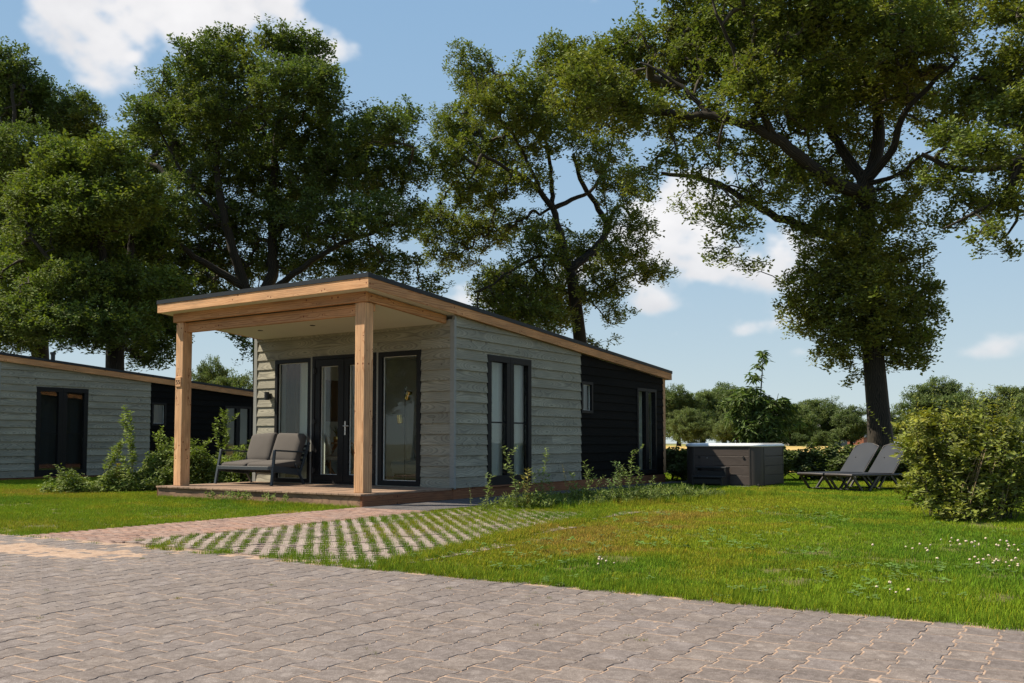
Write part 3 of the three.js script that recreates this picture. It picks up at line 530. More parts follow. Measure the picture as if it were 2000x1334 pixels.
// ---------------------------------------------------------------- the cabin
const CAB = { W: 4.71, D: 2.135, L: 10.4, deck: 0.18, zGrey: 6.336, front: 0.01, topF: 3.37, topB: 2.616, back: -10.61, right: 0.088, left: -4.79 };
const roofTop = (z) => CAB.topF + (CAB.topB - CAB.topF) * (CAB.front - z) / (CAB.front - CAB.back);
const roofUnder = (z) => roofTop(z) - 0.214;
function buildCabin() {
  const cab = thing('cabin', 'grey and black timber cabin with a covered porch, numbered 55', 'cabin');
  const R = mulberry(303);
  // deck
  const deck = part('deck', cab);
  for (let i = 0; i < 32; i++) { const x1 = -i * 0.1472, p = box(x1 - 0.1432, x1, CAB.deck - 0.028, CAB.deck + (R() - 0.5) * 0.002, -CAB.D + 0.012, 0.028 + (R() - 0.5) * 0.006, 0.003, 'z'); mesh('plank', p, M.deck[Math.floor(R() * 4)], deck); }
  mesh('riser', box(-CAB.W + 0.02, -0.045, -0.05, CAB.deck - 0.03, -0.045, -0.004, 0.003, 'x'), M.riser, deck);
  mesh('joist', box(-CAB.W + 0.06, -0.06, 0.02, CAB.deck - 0.032, -1.1, -1.05, 0.003, 'x'), M.riser, deck);
  mesh('side_board', box(-0.042, 0.004, -0.06, CAB.deck - 0.03, -CAB.D, -0.002, 0.003, 'z'), M.skirt, deck);
  mesh('side_board', box(-CAB.W - 0.004, -CAB.W + 0.018, -0.06, CAB.deck - 0.03, -CAB.D, -0.002, 0.003, 'z'), M.skirt, deck);

  // walls: a solid core with openings, clad with wedge-shaped boards
  const H = 0.1763, T0 = 0.004, T1 = 0.027, y0 = CAB.deck;
  function boards(grp, map, s0, s1, openings, line, mats, tilt = 0) {
    for (let k = 0; k < 18; k++) {
      const a = y0 + k * H - 0.002, b = a + H;
      if (a > Math.max(line(s0), line(s1))) break;
      const cuts = [s0, s1]; for (const o of openings) if (o[2] < b && o[3] > a) cuts.push(o[0], o[1]);
      if (s1 - s0 > 2.5 && R() < 0.7) { const j = s0 + (0.15 + 0.7 * R()) * (s1 - s0); if (!openings.some((o) => j > o[0] - 0.05 && j < o[1] + 0.05)) cuts.push(j); }
      cuts.sort((p, q) => p - q);
      for (let i = 0; i + 1 < cuts.length; i++) {
        const c0 = cuts[i], c1 = cuts[i + 1] - (i + 2 < cuts.length ? 0.0012 : 0); if (c1 - c0 < 0.01) continue;
        const o = openings.find((w) => w[0] < c1 - 0.005 && w[1] > c0 + 0.005 && w[2] < b && w[3] > a);
        const spans = o ? [[a, o[2]], [o[3], b]] : [[a, b]];
        for (const [p, q] of spans) {
          if (q - p < 0.012) continue;
          const poly = clipUnder([[c0, p], [c1, p], [c1, q], [c0, q]], line); if (poly.length < 3) continue;
          const n = (y) => mix(T1, T0, clamp((y - a) / H)), out = poly.map(([s, y]) => map(s, y, n(y))), inn = poly.map(([s, y]) => map(s, y, -0.004));
          const faces = [out, inn]; for (let j = 0; j < poly.length; j++) { const m = (j + 1) % poly.length; faces.push([out[j], out[m], inn[m], inn[j]]); }
          mesh('board', solid(faces, map(1, 0, 0).sub(map(0, 0, 0)), R() * 9, R() * 3), mats[Math.floor(R() * mats.length)], grp);
        }
      }
    }
  }
  function core(grp, map, s0, s1, openings, line, n0, n1, name = 'wall_core') {
    const sh = new THREE.Shape(); sh.moveTo(s0, -0.02); sh.lineTo(s1, -0.02); sh.lineTo(s1, line(s1)); sh.lineTo(s0, line(s0)); sh.closePath();
    for (const o of openings) { const h = new THREE.Path(); h.moveTo(o[0], o[2]); h.lineTo(o[1], o[2]); h.lineTo(o[1], o[3]); h.lineTo(o[0], o[3]); h.closePath(); sh.holes.push(h); }
    const g = new THREE.ExtrudeGeometry(sh, { depth: n1 - n0, bevelEnabled: false }), P = g.attributes.position;
    for (let i = 0; i < P.count; i++) { const v = map(P.getX(i), P.getY(i), n0 + P.getZ(i)); P.setXYZ(i, v.x, v.y, v.z); }
    g.computeVertexNormals();
    return mesh(name, g, M.core, grp);
  }
  const F = wallFrame([0, 0, -CAB.D], [1, 0, 0], [0, 0, 1]), S = wallFrame([0, 0, 0], [0, 0, -1], [1, 0, 0]), Lf = wallFrame([-CAB.W, 0, 0], [0, 0, -1], [-1, 0, 0]), B = wallFrame([0, 0, -CAB.L], [1, 0, 0], [0, 0, -1]);
  const fo = [[-4.17, -3.235, 0.19, 2.455], [-3.185, -1.645, 0.185, 2.475], [-1.595, -0.664, 0.19, 2.47]];
  const so = [[3.085, 4.466, 0.185, 2.43], [6.39, 6.86, 1.51, 2.15], [8.915, 9.915, 0.21, 2.142]];
  const ceilAt = (z) => roofUnder(z) - 0.12;
  const sLine = (s) => roofUnder(-s) - 0.002;
  const fw = part('front_wall', cab);
  core(fw, F, -CAB.W + 0.02, -0.02, fo, () => 2.93, -0.14, -0.006);
  boards(fw, F, -CAB.W + 0.045, -0.045, fo, () => 2.925, M.siding);
  for (const s of [-3.212, -1.62]) mesh('joint_trim', boxOn(F, s - 0.019, s + 0.019, 0.185, 2.47, -0.01, 0.03, 0.002, 'y'), M.trim, fw);
  const sw = part('side_wall', cab);
  core(sw, S, CAB.D + 0.15, CAB.L - 0.02, so, sLine, -0.14, -0.03);
  boards(sw, S, CAB.D + 0.045, CAB.zGrey, [so[0]], sLine, M.siding);
  const S2 = (s, y, n) => S(s, y, n - 0.022);
  boards(sw, S2, CAB.zGrey + 0.002, CAB.L - 0.1, so.slice(1), sLine, M.black);
  mesh('skirting', boxOn(S, CAB.D + 0.001, 6.2, -0.06, CAB.deck - 0.004, -0.03, 0.006, 0.003, 's'), M.skirt, sw);
  mesh('skirting', boxOn(S, 6.203, CAB.L - 0.02, -0.06, CAB.deck - 0.004, -0.03, 0.005, 0.003, 's'), M.skirt, sw);
  mesh('rear_corner_post', boxOn(S, CAB.L - 0.1, CAB.L + 0.02, CAB.deck + 0.02, sLine(CAB.L), -0.1, 0.003, 0.004, 'y'), M.larch, sw);
  for (const [x, sx] of [[0, 1], [-CAB.W, -1]]) {                   // grey corner trims, one board on each face
    mesh('corner_trim', box(x - 0.045, x + 0.045, CAB.deck + 0.002, 2.92, -CAB.D - 0.002, -CAB.D + 0.03, 0.003, 'y'), M.trim, fw);
    mesh('corner_trim', box(x + sx * 0.012 - 0.018, x + sx * 0.012 + 0.018, CAB.deck - 0.02, sLine(CAB.D) - 0.01, -CAB.D - 0.05, -CAB.D - 0.004, 0.003, 'y'), M.trim, fw);
  }
  const lw = part('left_wall', cab);
  core(lw, Lf, CAB.D + 0.15, CAB.L - 0.02, [], sLine, -0.14, -0.006); boards(lw, Lf, CAB.D + 0.045, CAB.L - 0.02, [], sLine, M.black);
  mesh('skirting', boxOn(Lf, CAB.D + 0.001, CAB.L - 0.02, -0.06, CAB.deck - 0.004, -0.03, 0.006, 0.003, 's'), M.skirt, lw);
  const bw = part('back_wall', cab);
  core(bw, B, -CAB.W + 0.1, -0.1, [], () => sLine(CAB.L), -0.14, -0.006); boards(bw, B, -CAB.W + 0.02, -0.1, [], () => sLine(CAB.L), M.black);
  mesh('skirting', boxOn(B, -CAB.W + 0.02, -0.02, -0.06, CAB.deck - 0.004, -0.03, 0.006, 0.003, 's'), M.skirt, bw);

  // windows and door
  function glazed(grp, map, [s0, s1, a, b], fwid = 0.075, n0 = -0.075, n1 = 0.034, spacer = true, outerBottom = fwid) {
    const G = [boxOn(map, s0, s1, b - fwid, b, n0, n1), boxOn(map, s0, s1, a, a + outerBottom, n0, n1 - 0.001), boxOn(map, s0, s0 + fwid, a + outerBottom, b - fwid, n0, n1 - 0.002, 0.003, 'y'), boxOn(map, s1 - fwid, s1, a + outerBottom, b - fwid, n0, n1 - 0.002, 0.003, 'y')];
    mesh('frame', merged(G), M.frame, grp);
    const p0 = s0 + fwid, p1 = s1 - fwid, q0 = a + outerBottom, q1 = b - fwid;
    if (spacer) mesh('glazing_bead', merged([boxOn(map, p0, p0 + 0.008, q0, q1, -0.045, -0.02, 0, 'y'), boxOn(map, p1 - 0.008, p1, q0, q1, -0.045, -0.02, 0, 'y'), boxOn(map, p0 + 0.008, p1 - 0.008, q0, q0 + 0.008, -0.045, -0.02, 0), boxOn(map, p0 + 0.008, p1 - 0.008, q1 - 0.008, q1, -0.045, -0.02, 0)]), M.spacer, grp);
    mesh('pane', boxOn(map, p0 + 0.004, p1 - 0.004, q0 + 0.004, q1 - 0.004, -0.036, -0.022, 0), M.glass, grp);
  }
  const win = (name, map, o, f) => { const g = part(name, cab); glazed(g, map, o, f); return g; };
  win('window', F, fo[0], 0.07); win('window', F, fo[2], 0.085);
  const w2 = part('window', cab), mid = (so[0][0] + so[0][1]) / 2;   // the two-leaf window of the long side
  glazed(w2, S, [so[0][0], mid - 0.001, so[0][2], so[0][3]], 0.11, -0.075, 0.032, false, 0.16); glazed(w2, S, [mid + 0.001, so[0][1], so[0][2], so[0][3]], 0.11, -0.075, 0.034, false, 0.16);
  for (const [p, q] of [[so[0][0] + 0.11, mid - 0.11], [mid + 0.11, so[0][1] - 0.11]]) mesh('glazing_bar', boxOn(S, p, q, 1.255, 1.28, -0.05, -0.012, 0.002), M.frame, w2);
  mesh('sill', boxOn(S, so[0][0] - 0.01, so[0][1] + 0.01, so[0][2] - 0.03, so[0][2] - 0.002, -0.05, 0.045, 0.003), M.skirt, w2);
  win('window', S2, so[1], 0.06);
  const w4 = part('window', cab), m4 = (so[2][0] + so[2][1]) / 2;
  glazed(w4, S2, [so[2][0], m4 - 0.001, so[2][2], so[2][3]], 0.07, -0.075, 0.032, false, 0.09); glazed(w4, S2, [m4 + 0.001, so[2][1], so[2][2], so[2][3]], 0.07, -0.075, 0.034, false, 0.09);
  const dr = part('door', cab), [d0, d1, da, db] = fo[1], dm = (d0 + d1) / 2 - 0.01;
  mesh('door_frame', merged([boxOn(F, d0, d1, db - 0.06, db, -0.08, 0.036), boxOn(F, d0, d0 + 0.06, da, db - 0.06, -0.08, 0.035, 0.003, 'y'), boxOn(F, d1 - 0.06, d1, da, db - 0.06, -0.08, 0.035, 0.003, 'y'), boxOn(F, d0 + 0.06, d1 - 0.06, da, da + 0.035, -0.08, 0.03)]), M.frame, dr);
  glazed(dr, F, [d0 + 0.063, dm - 0.002, da + 0.038, db - 0.063], 0.125, -0.06, 0.026); glazed(dr, F, [dm + 0.002, d1 - 0.063, da + 0.038, db - 0.063], 0.125, -0.06, 0.028);
  mesh('meeting_strip', boxOn(F, dm - 0.02, dm + 0.02, da + 0.05, db - 0.07, 0.0275, 0.036, 0.002, 'y'), M.frame, dr);
  const hx = dm + 0.062, hy = 1.21;
  mesh('handle', merged([boxOn(F, hx - 0.016, hx + 0.016, hy - 0.16, hy + 0.085, 0.0285, 0.036, 0.003, 'y'), rod([[hx, hy, -CAB.D + 0.034], [hx, hy, -CAB.D + 0.075]], 0.009), rod([[hx - 0.006, hy, -CAB.D + 0.075], [hx + 0.06, hy, -CAB.D + 0.077], [hx + 0.125, hy - 0.002, -CAB.D + 0.074]], 0.0095), rod([[hx, hy - 0.1, -CAB.D + 0.03], [hx, hy - 0.1, -CAB.D + 0.042]], 0.011)]), M.steel, dr);
  for (const y of [2.21, 1.3, 0.42]) for (const x of [d0 + 0.06, d1 - 0.06]) mesh('hinge', merged([rod([[x, y - 0.05, -CAB.D + 0.05], [x, y + 0.05, -CAB.D + 0.05]], 0.014), boxOn(F, x - 0.035, x + 0.035, y - 0.03, y + 0.03, 0.0285, 0.042, 0.003)]), M.blackPlastic, dr);

  // porch posts, beams, ceiling
  for (const [x0, x1] of [[-0.355, -0.165], [-4.545, -4.355]]) {
    const p = part('porch_post', cab); mesh('timber', box(x0, x1, CAB.deck + 0.001, 2.991, -0.39, -0.2, 0.006, 'y'), M.larch, p);
    if (x0 < -4) {                                                  // house number
      const px = -4.452, py = 1.96, pl = mesh('number_plaque', box(px - 0.075, px + 0.075, py - 0.09, py + 0.09, -0.199, -0.183, 0.006, 'x'), M.larchBoard, p);
      const cv = document.createElement('canvas'); cv.width = 128; cv.height = 128; const cx = cv.getContext('2d'); cx.clearRect(0, 0, 128, 128); cx.fillStyle = '#1a1512'; cx.font = 'bold 104px sans-serif'; cx.textAlign = 'center'; cx.textBaseline = 'middle'; cx.fillText('55', 64, 68);
      const t = new THREE.CanvasTexture(cv); t.colorSpace = THREE.SRGBColorSpace; t.magFilter = THREE.LinearFilter;
      const n = new THREE.PlaneGeometry(0.128, 0.128); n.translate(px, py, -0.1815); mesh('house_number', n, std({ name: 'dark_engraved_number', map: t, transparent: true, alphaTest: 0.35, roughness: 0.9 }), p);
    }
  }
  const beams = part('porch_beams', cab), slope = (CAB.topF - CAB.topB) / (CAB.front - CAB.back);
  mesh('front_beam', box(-4.6, -0.124, 2.993, 3.155, -0.232, -0.17, 0.004, 'x'), M.larch2, beams);
  mesh('lower_beam', box(-4.354, -0.356, 2.815, 2.985, -0.345, -0.275, 0.004, 'x'), M.larch2, beams);
  const sloped = (x0, x1, z0, z1, t0, t1, mat, name, parent, grain = 'z', bev = 0) => {   // a bar that follows the roof: t0, t1 below the roof's top
    const pt = (x, z, t) => V3(x, roofTop(z) - t, z), c = [[x0, z0], [x1, z0], [x1, z1], [x0, z1]];
    const lo = c.map(([x, z]) => pt(x, z, t1)), hi = c.map(([x, z]) => pt(x, z, t0)), faces = [lo, hi]; for (let j = 0; j < 4; j++) { const m = (j + 1) % 4; faces.push([lo[j], lo[m], hi[m], hi[j]]); }
    return mesh(name, solid(faces, grain === 'z' ? AX.z : AX.x, R() * 9, R() * 3), mat, parent);
  };
  for (const x of [-0.186, -4.6]) sloped(x, x + 0.062, -CAB.D + 0.024, -0.234, 0.222, 0.347, M.larch2, 'side_beam', beams);
  for (const x of [-0.256, -4.53]) mesh('bracket_block', box(x, x + 0.07, 2.88, 2.985, -0.46, -0.392, 0.004, 'y'), M.larch2, beams);
  const ceil = part('porch_ceiling', cab);
  for (let i = 0; i < 4; i++) sloped(-4.535 + i * 1.086, -4.535 + (i + 1) * 1.086 - 0.006, -CAB.D + 0.022, -0.35, 0.335, 0.347, M.ceiling, 'ceiling_panel', ceil);
  sloped(-4.54, -0.19, -CAB.D + 0.022, -0.35, 0.321, 0.333, M.frame, 'backing', ceil);
  for (const x of [-3.77, -2.46, -1.15]) { const z = -1.39, y = roofTop(z) - 0.3475, d = mesh('downlight', merged([new THREE.TorusGeometry(0.042, 0.007, 8, 20).rotateX(Math.PI / 2).translate(x, y, z), new THREE.CylinderGeometry(0.036, 0.036, 0.012, 18).translate(x, y - 0.001, z)]), M.blackPlastic, ceil); d.castShadow = true; }

  // roof
  const roof = part('roof', cab), { left, right, front, back } = CAB;
  sloped(left + 0.03, right - 0.03, back + 0.03, front - 0.03, 0.02, 0.205, M.core, 'roof_panel', roof);
  sloped(left + 0.031, right - 0.031, back + 0.031, front - 0.031, 0.008, 0.0195, M.membrane, 'membrane', roof);
  sloped(left, right, front - 0.022, front, 0.066, 0.214, M.larchBoard, 'fascia', roof, 'x'); sloped(left, right, back, back + 0.022, 0.066, 0.214, M.larchBoard, 'fascia', roof, 'x');
  for (const [z0, z1] of [[-5.32, front - 0.0225], [back + 0.0225, -5.323]]) { sloped(right - 0.022, right, z0, z1, 0.066, 0.214, M.larch2, 'fascia', roof); sloped(left, left + 0.022, z0, z1, 0.066, 0.214, M.larch2, 'fascia', roof); }
  sloped(left - 0.012, right + 0.012, front - 0.03, front + 0.012, 0, 0.0655, M.metalEdge, 'roof_edge', roof, 'x'); sloped(left - 0.012, right + 0.012, back - 0.012, back + 0.03, 0, 0.0655, M.metalEdge, 'roof_edge', roof, 'x');
  sloped(right - 0.03, right + 0.012, back + 0.0305, front - 0.0305, 0.0005, 0.0655, M.metalEdge, 'roof_edge', roof); sloped(left - 0.012, left + 0.03, back + 0.0305, front - 0.0305, 0.0005, 0.0655, M.metalEdge, 'roof_edge', roof);
  sloped(left + 0.0225, right - 0.0225, -0.165, front - 0.0235, 0.206, 0.2135, M.ceiling, 'soffit', roof, 'x');
  for (const [x0, x1] of [[-0.119, right - 0.0225], [left + 0.0225, -4.605]]) sloped(x0, x1, -CAB.D + 0.03, -0.166, 0.206, 0.2135, M.ceiling, 'soffit', roof);
  for (const [x0, x1] of [[0.024, right - 0.0225], [left + 0.0225, -CAB.W - 0.024]]) sloped(x0, x1, back + 0.03, -CAB.D + 0.028, 0.206, 0.2135, M.larch2, 'soffit', roof);
  { const z = -4.3, y = roofTop(z); mesh('vent_pipe', merged([rod([[-1.4, y - 0.05, z], [-1.4, y + 0.34, z]], 0.055, 14), rod([[-1.4, y + 0.34, z], [-1.4, y + 0.40, z]], 0.075, 14)]), M.blackPlastic, roof); mesh('antenna', rod([[-2.43, roofTop(-4) - 0.03, -4], [-2.43, roofTop(-4) + 0.55, -4]], 0.008, 6), M.steel, roof); }

  // wall lamp beside the left window
  const lamp = part('wall_lamp', cab);
  mesh('housing', merged([new THREE.CylinderGeometry(0.045, 0.045, 0.15, 18).translate(-4.3, 1.79, -CAB.D + 0.105), new THREE.CylinderGeometry(0.05, 0.05, 0.012, 18).translate(-4.3, 1.72, -CAB.D + 0.105)]), M.blackPlastic, lamp);
  mesh('wall_plate', boxOn(F, -4.34, -4.26, 1.74, 1.84, 0.012, 0.062), M.blackPlastic, lamp);

  // rooms behind the glass
  const room = part('interior', cab);
  mesh('floor', box(-CAB.W + 0.15, -0.15, 0.1, 0.172, -CAB.L + 0.15, -CAB.D - 0.142, 0, 'z'), std({ name: 'oak_laminate_floor', map: deckTex.map, color: lin(0.75, 0.62, 0.5), roughness: 0.5 }), room);
  sloped(-CAB.W + 0.142, -0.142, -CAB.L + 0.145, -CAB.D - 0.142, 0.24, 0.262, M.core, 'room_ceiling', room);
  for (const [x0, x1, z] of [[-CAB.W + 0.141, -2.6, -5.6], [-1.7, -0.141, -6.3]]) mesh('partition', box(x0, x1, 0.173, roofTop(z) - 0.264, z - 0.08, z, 0, 'y'), M.core, room);
  mesh('partition', box(-2.6, -1.7, 0.173, roofTop(-7.8) - 0.268, -7.88, -7.8, 0, 'y'), M.core, room);
  mesh('partition', box(-CAB.W + 0.141, -0.141, 0.173, roofTop(-8.3) - 0.268, -8.38, -8.3, 0, 'y'), M.core, room);
  return cab;
}
const cabin = buildCabin();
const cabin2 = copy(cabin, 'neighbouring grey and black timber cabin at the left edge', [-13.57, -0.12, 0.26]);
for (const c of cabin2.children.filter((p) => p.name === 'porch_post')) for (const k of [...c.children]) if (/number/.test(k.name)) c.remove(k);
cabin.userData.group = cabin2.userData.group = 'timber cabins';

// ---------------------------------------------------------------- furniture on the porch
const fabricTex = tile(texture(256, 256, (x, y) => { const w = 0.5 + 0.5 * Math.sin(x * Math.PI / 2) * Math.sin(y * Math.PI / 2), n = hash2(x, y, 3) * 0.16 + hash2(x >> 2, y, 4) * 0.08, v = 0.2 + 0.04 * w + n * 0.6; return [v, v * 0.94, v * 0.905]; }), 0.16);
M.taupe = std({ name: 'taupe_outdoor_fabric', map: fabricTex, bumpMap: fabricTex, bumpScale: 0.0006, roughness: 0.95 });
M.anthracite = std({ name: 'anthracite_powder_coat', color: lin(0.035, 0.045, 0.055), roughness: 0.45 });
{
  const t = thing('loveseat', 'two-seat garden sofa with dark metal frame and taupe cushions on the porch', 'sofa', [-3.835, CAB.deck + 0.002, -1.55]);
  const w = 0.71, zf = 0.42, zb = -0.36;                            // half width, front and back
  for (const s of [-1, 1]) {
    mesh('front_leg', bar([s * (w + 0.02), 0, zf + 0.03], [s * w * 0.985, 0.6, zf - 0.06], 0.05, 0.035), M.anthracite, t);
    mesh('back_leg', bar([s * w * 0.97, 0, zb + 0.02], [s * w * 0.97, 0.36, zb + 0.24], 0.045, 0.03), M.anthracite, t);
    mesh('armrest', bar([s * w * 0.985, 0.6, zf - 0.045], [s * w * 0.985, 0.565, zb + 0.02], 0.055, 0.028), M.anthracite, t);
    mesh('side_panel', bar([s * w * 0.955, 0.285, zf - 0.02], [s * w * 0.955, 0.205, zb + 0.08], 0.03, 0.11), M.anthracite, t);
    mesh('back_upright', bar([s * w * 0.94, 0.2, zb + 0.1], [s * w * 0.94, 0.74, zb - 0.12], 0.035, 0.045), M.anthracite, t);
  }
  mesh('front_rail', bar([-w, 0.29, zf - 0.01], [w, 0.29, zf - 0.01], 0.035, 0.06), M.anthracite, t);
  mesh('rear_rail', bar([-w * 0.95, 0.21, zb + 0.1], [w * 0.95, 0.21, zb + 0.1], 0.035, 0.05), M.anthracite, t);
  for (let i = 0; i < 6; i++) { const k = 0.12 + i * 0.15, y = mix(0.2, 0.74, k), z = mix(zb + 0.1, zb - 0.12, k); mesh('back_slat', bar([-w * 0.92, y, z], [w * 0.92, y, z], 0.014, 0.05), M.anthracite, t); }
  for (let i = 0; i < 5; i++) { const z = mix(zf - 0.06, zb + 0.14, i / 4), y = mix(0.285, 0.22, i / 4); mesh('seat_slat', bar([-w * 0.93, y, z], [w * 0.93, y, z], 0.05, 0.014), M.anthracite, t); }
  for (const s of [-1, 1]) {
    const seat = mesh('seat_cushion', cushion(w - 0.035, 0.125, 0.7, 0.12, 5 + s), M.taupe, t); seat.position.set(s * (w / 2 - 0.008), 0.345, 0.045); seat.rotation.x = 0.09;
    const back = mesh('back_cushion', cushion(w - 0.05, 0.56, 0.16, 0.28, 9 + s), M.taupe, t); back.position.set(s * (w / 2 - 0.012), 0.635, -0.285); back.rotation.set(-0.36, s * 0.03, s < 0 ? 0.05 : -0.015);
  }
}

// ---------------------------------------------------------------- hot tub and its steps
{
  const cladTex = timber({ seed: 71, light: [0.265, 0.232, 0.218], dark: [0.222, 0.192, 0.178], knot: [0.21, 0.18, 0.16], knots: 0, contrast: 0.7 });
  const clad = wood('brown_grey_cladding', cladTex, { roughness: 0.55, bump: 0.0005 }), cladDark = std({ name: 'dark_corner_moulding', color: lin(0.036, 0.03, 0.027), roughness: 0.45 }), shell = new THREE.MeshPhysicalMaterial({ name: 'pearl_acrylic_shell', color: lin(0.62, 0.64, 0.66), roughness: 0.25, clearcoat: 0.5, side: THREE.DoubleSide });
  const x0 = 0.92, x1 = 2.66, z1 = -9.3, z0 = -11.05, r = 0.24, y0 = 0.012, y1 = 0.83;
  const t = thing('hot_tub', 'square hot tub with brown cladding and pale rim behind the cabin', 'hot tub', [(x0 + x1) / 2, 0, (z0 + z1) / 2]), hw = (x1 - x0) / 2, hd = (z1 - z0) / 2;
  mesh('plinth', box(-hw + 0.05, hw - 0.05, 0.003, y0 + 0.03, -hd + 0.05, hd - 0.05, 0.004), M.blackPlastic, t);
  const rows = 4, rh = (y1 - y0) / rows;
  for (const [a, name] of [[0, 'front'], [1, 'side'], [2, 'rear'], [3, 'far']]) {
    const wdt = a % 2 ? hd : hw, off = a % 2 ? hw : hd, p = part('cladding_panel', t), rot = [0, Math.PI / 2, Math.PI, -Math.PI / 2][a];
    p.rotation.y = rot;
    for (let k = 0; k < rows; k++) mesh('slat', box(-wdt + r, wdt - r, y0 + k * rh + 0.004, y0 + (k + 1) * rh - 0.002, off - 0.03, off - 0.002 - 0.002 * (k & 1), 0.005, 'x'), clad, p);
    mesh('backing', box(-wdt + r - 0.02, wdt - r + 0.02, y0 + 0.01, y1 - 0.01, off - 0.06, off - 0.032, 0, 'x'), cladDark, p);
    for (const s of [-1, 1]) mesh('edge_strip', box(s * (wdt - r) - 0.018, s * (wdt - r) + 0.018, y0 + 0.002, y1 - 0.002, off - 0.028, off + 0.006, 0.004, 'y'), cladDark, p);
    if (a === 0) { for (const x of [-0.5, 0.5]) mesh('latch', merged([new THREE.CylinderGeometry(0.02, 0.024, 0.02, 14).rotateX(Math.PI / 2).translate(x, 0.6, off + 0.008), box(x - 0.012, x + 0.012, 0.56, 0.61, off, off + 0.012, 0.003, 'y')]), M.blackPlastic, p); mesh('access_door', box(-0.46, -0.16, 0.14, 0.61, off - 0.004, off + 0.004, 0.004, 'x'), clad, p); mesh('lock', new THREE.CylinderGeometry(0.011, 0.011, 0.012, 12).rotateX(Math.PI / 2).translate(-0.31, 0.585, off + 0.008), M.steel, p); }
  }
  for (const [sx, sz, a] of [[1, 1, 0], [1, -1, Math.PI / 2], [-1, -1, Math.PI], [-1, 1, -Math.PI / 2]]) {
    const g = new THREE.CylinderGeometry(r - 0.004, r - 0.004, y1 - y0, 14, 1, true, 0, Math.PI / 2); g.rotateY(a).translate(sx * (hw - r), (y0 + y1) / 2, sz * (hd - r));
    mesh('rounded_corner', g, cladDark, t);
  }
  const rr = (k, y, pts = []) => { for (const [cx, cz, a] of [[1, 1, 0], [-1, 1, 1], [-1, -1, 2], [1, -1, 3]]) for (let i = 0; i <= 6; i++) { const th = a * Math.PI / 2 + (i / 6) * Math.PI / 2; pts.push([cx * (hw - r) + Math.cos(th) * (r + k), y, cz * (hd - r) + Math.sin(th) * (r + k)]); } return pts; };
  const rings = [rr(-0.02, 0.822), rr(0.022, 0.826), rr(0.026, 0.852), rr(0.012, 0.878), rr(-0.035, 0.898), rr(-0.12, 0.905), rr(-0.16, 0.89), rr(-0.17, 0.6)], pos = [], idx = [], n = rings[0].length;
  rings.forEach((ring) => ring.forEach((p) => pos.push(...p)));
  for (let i = 0; i + 1 < rings.length; i++) for (let k = 0; k < n; k++) { const a = i * n + k, b = i * n + (k + 1) % n; idx.push(a, a + n, b, b, a + n, b + n); }
  const rim = new THREE.BufferGeometry(); rim.setAttribute('position', new THREE.Float32BufferAttribute(pos, 3)); rim.setAttribute('uv', new THREE.Float32BufferAttribute(new Float32Array(pos.length / 3 * 2), 2)); rim.setIndex(idx); rim.computeVertexNormals();
  mesh('rim', rim, shell, t);
  mesh('cover', box(-hw + 0.14, hw - 0.14, 0.78, 0.875, -hd + 0.14, hd - 0.14, 0.03, 'x'), std({ name: 'grey_cover', color: lin(0.2, 0.2, 0.21), roughness: 0.7 }), t);

  const st = thing('tub_steps', 'low black two-tread step in front of the hot tub', 'steps', [1.66, 0.004, -9.04]);
  for (const s of [-1, 1]) { mesh('side', box(s * 0.32 - 0.02, s * 0.32 + 0.02, 0, 0.36, -0.2, 0.02, 0.006, 'y'), M.blackPlastic, st); mesh('side', box(s * 0.32 - 0.019, s * 0.32 + 0.019, 0, 0.17, 0.021, 0.24, 0.006, 'y'), M.blackPlastic, st); }
  for (const [y, z] of [[0.36, -0.2], [0.17, 0.03]]) for (let i = 0; i < 2; i++) mesh('tread', box(-0.35, 0.35, y + 0.001, y + 0.035, z + i * 0.115, z + i * 0.115 + 0.108, 0.006, 'x'), M.blackPlastic, st);
  for (const [y, z] of [[0.04, 0.2], [0.2, -0.02]]) mesh('riser', box(-0.3, 0.3, y, y + 0.11, z, z + 0.02, 0.004, 'x'), M.blackPlastic, st);
}

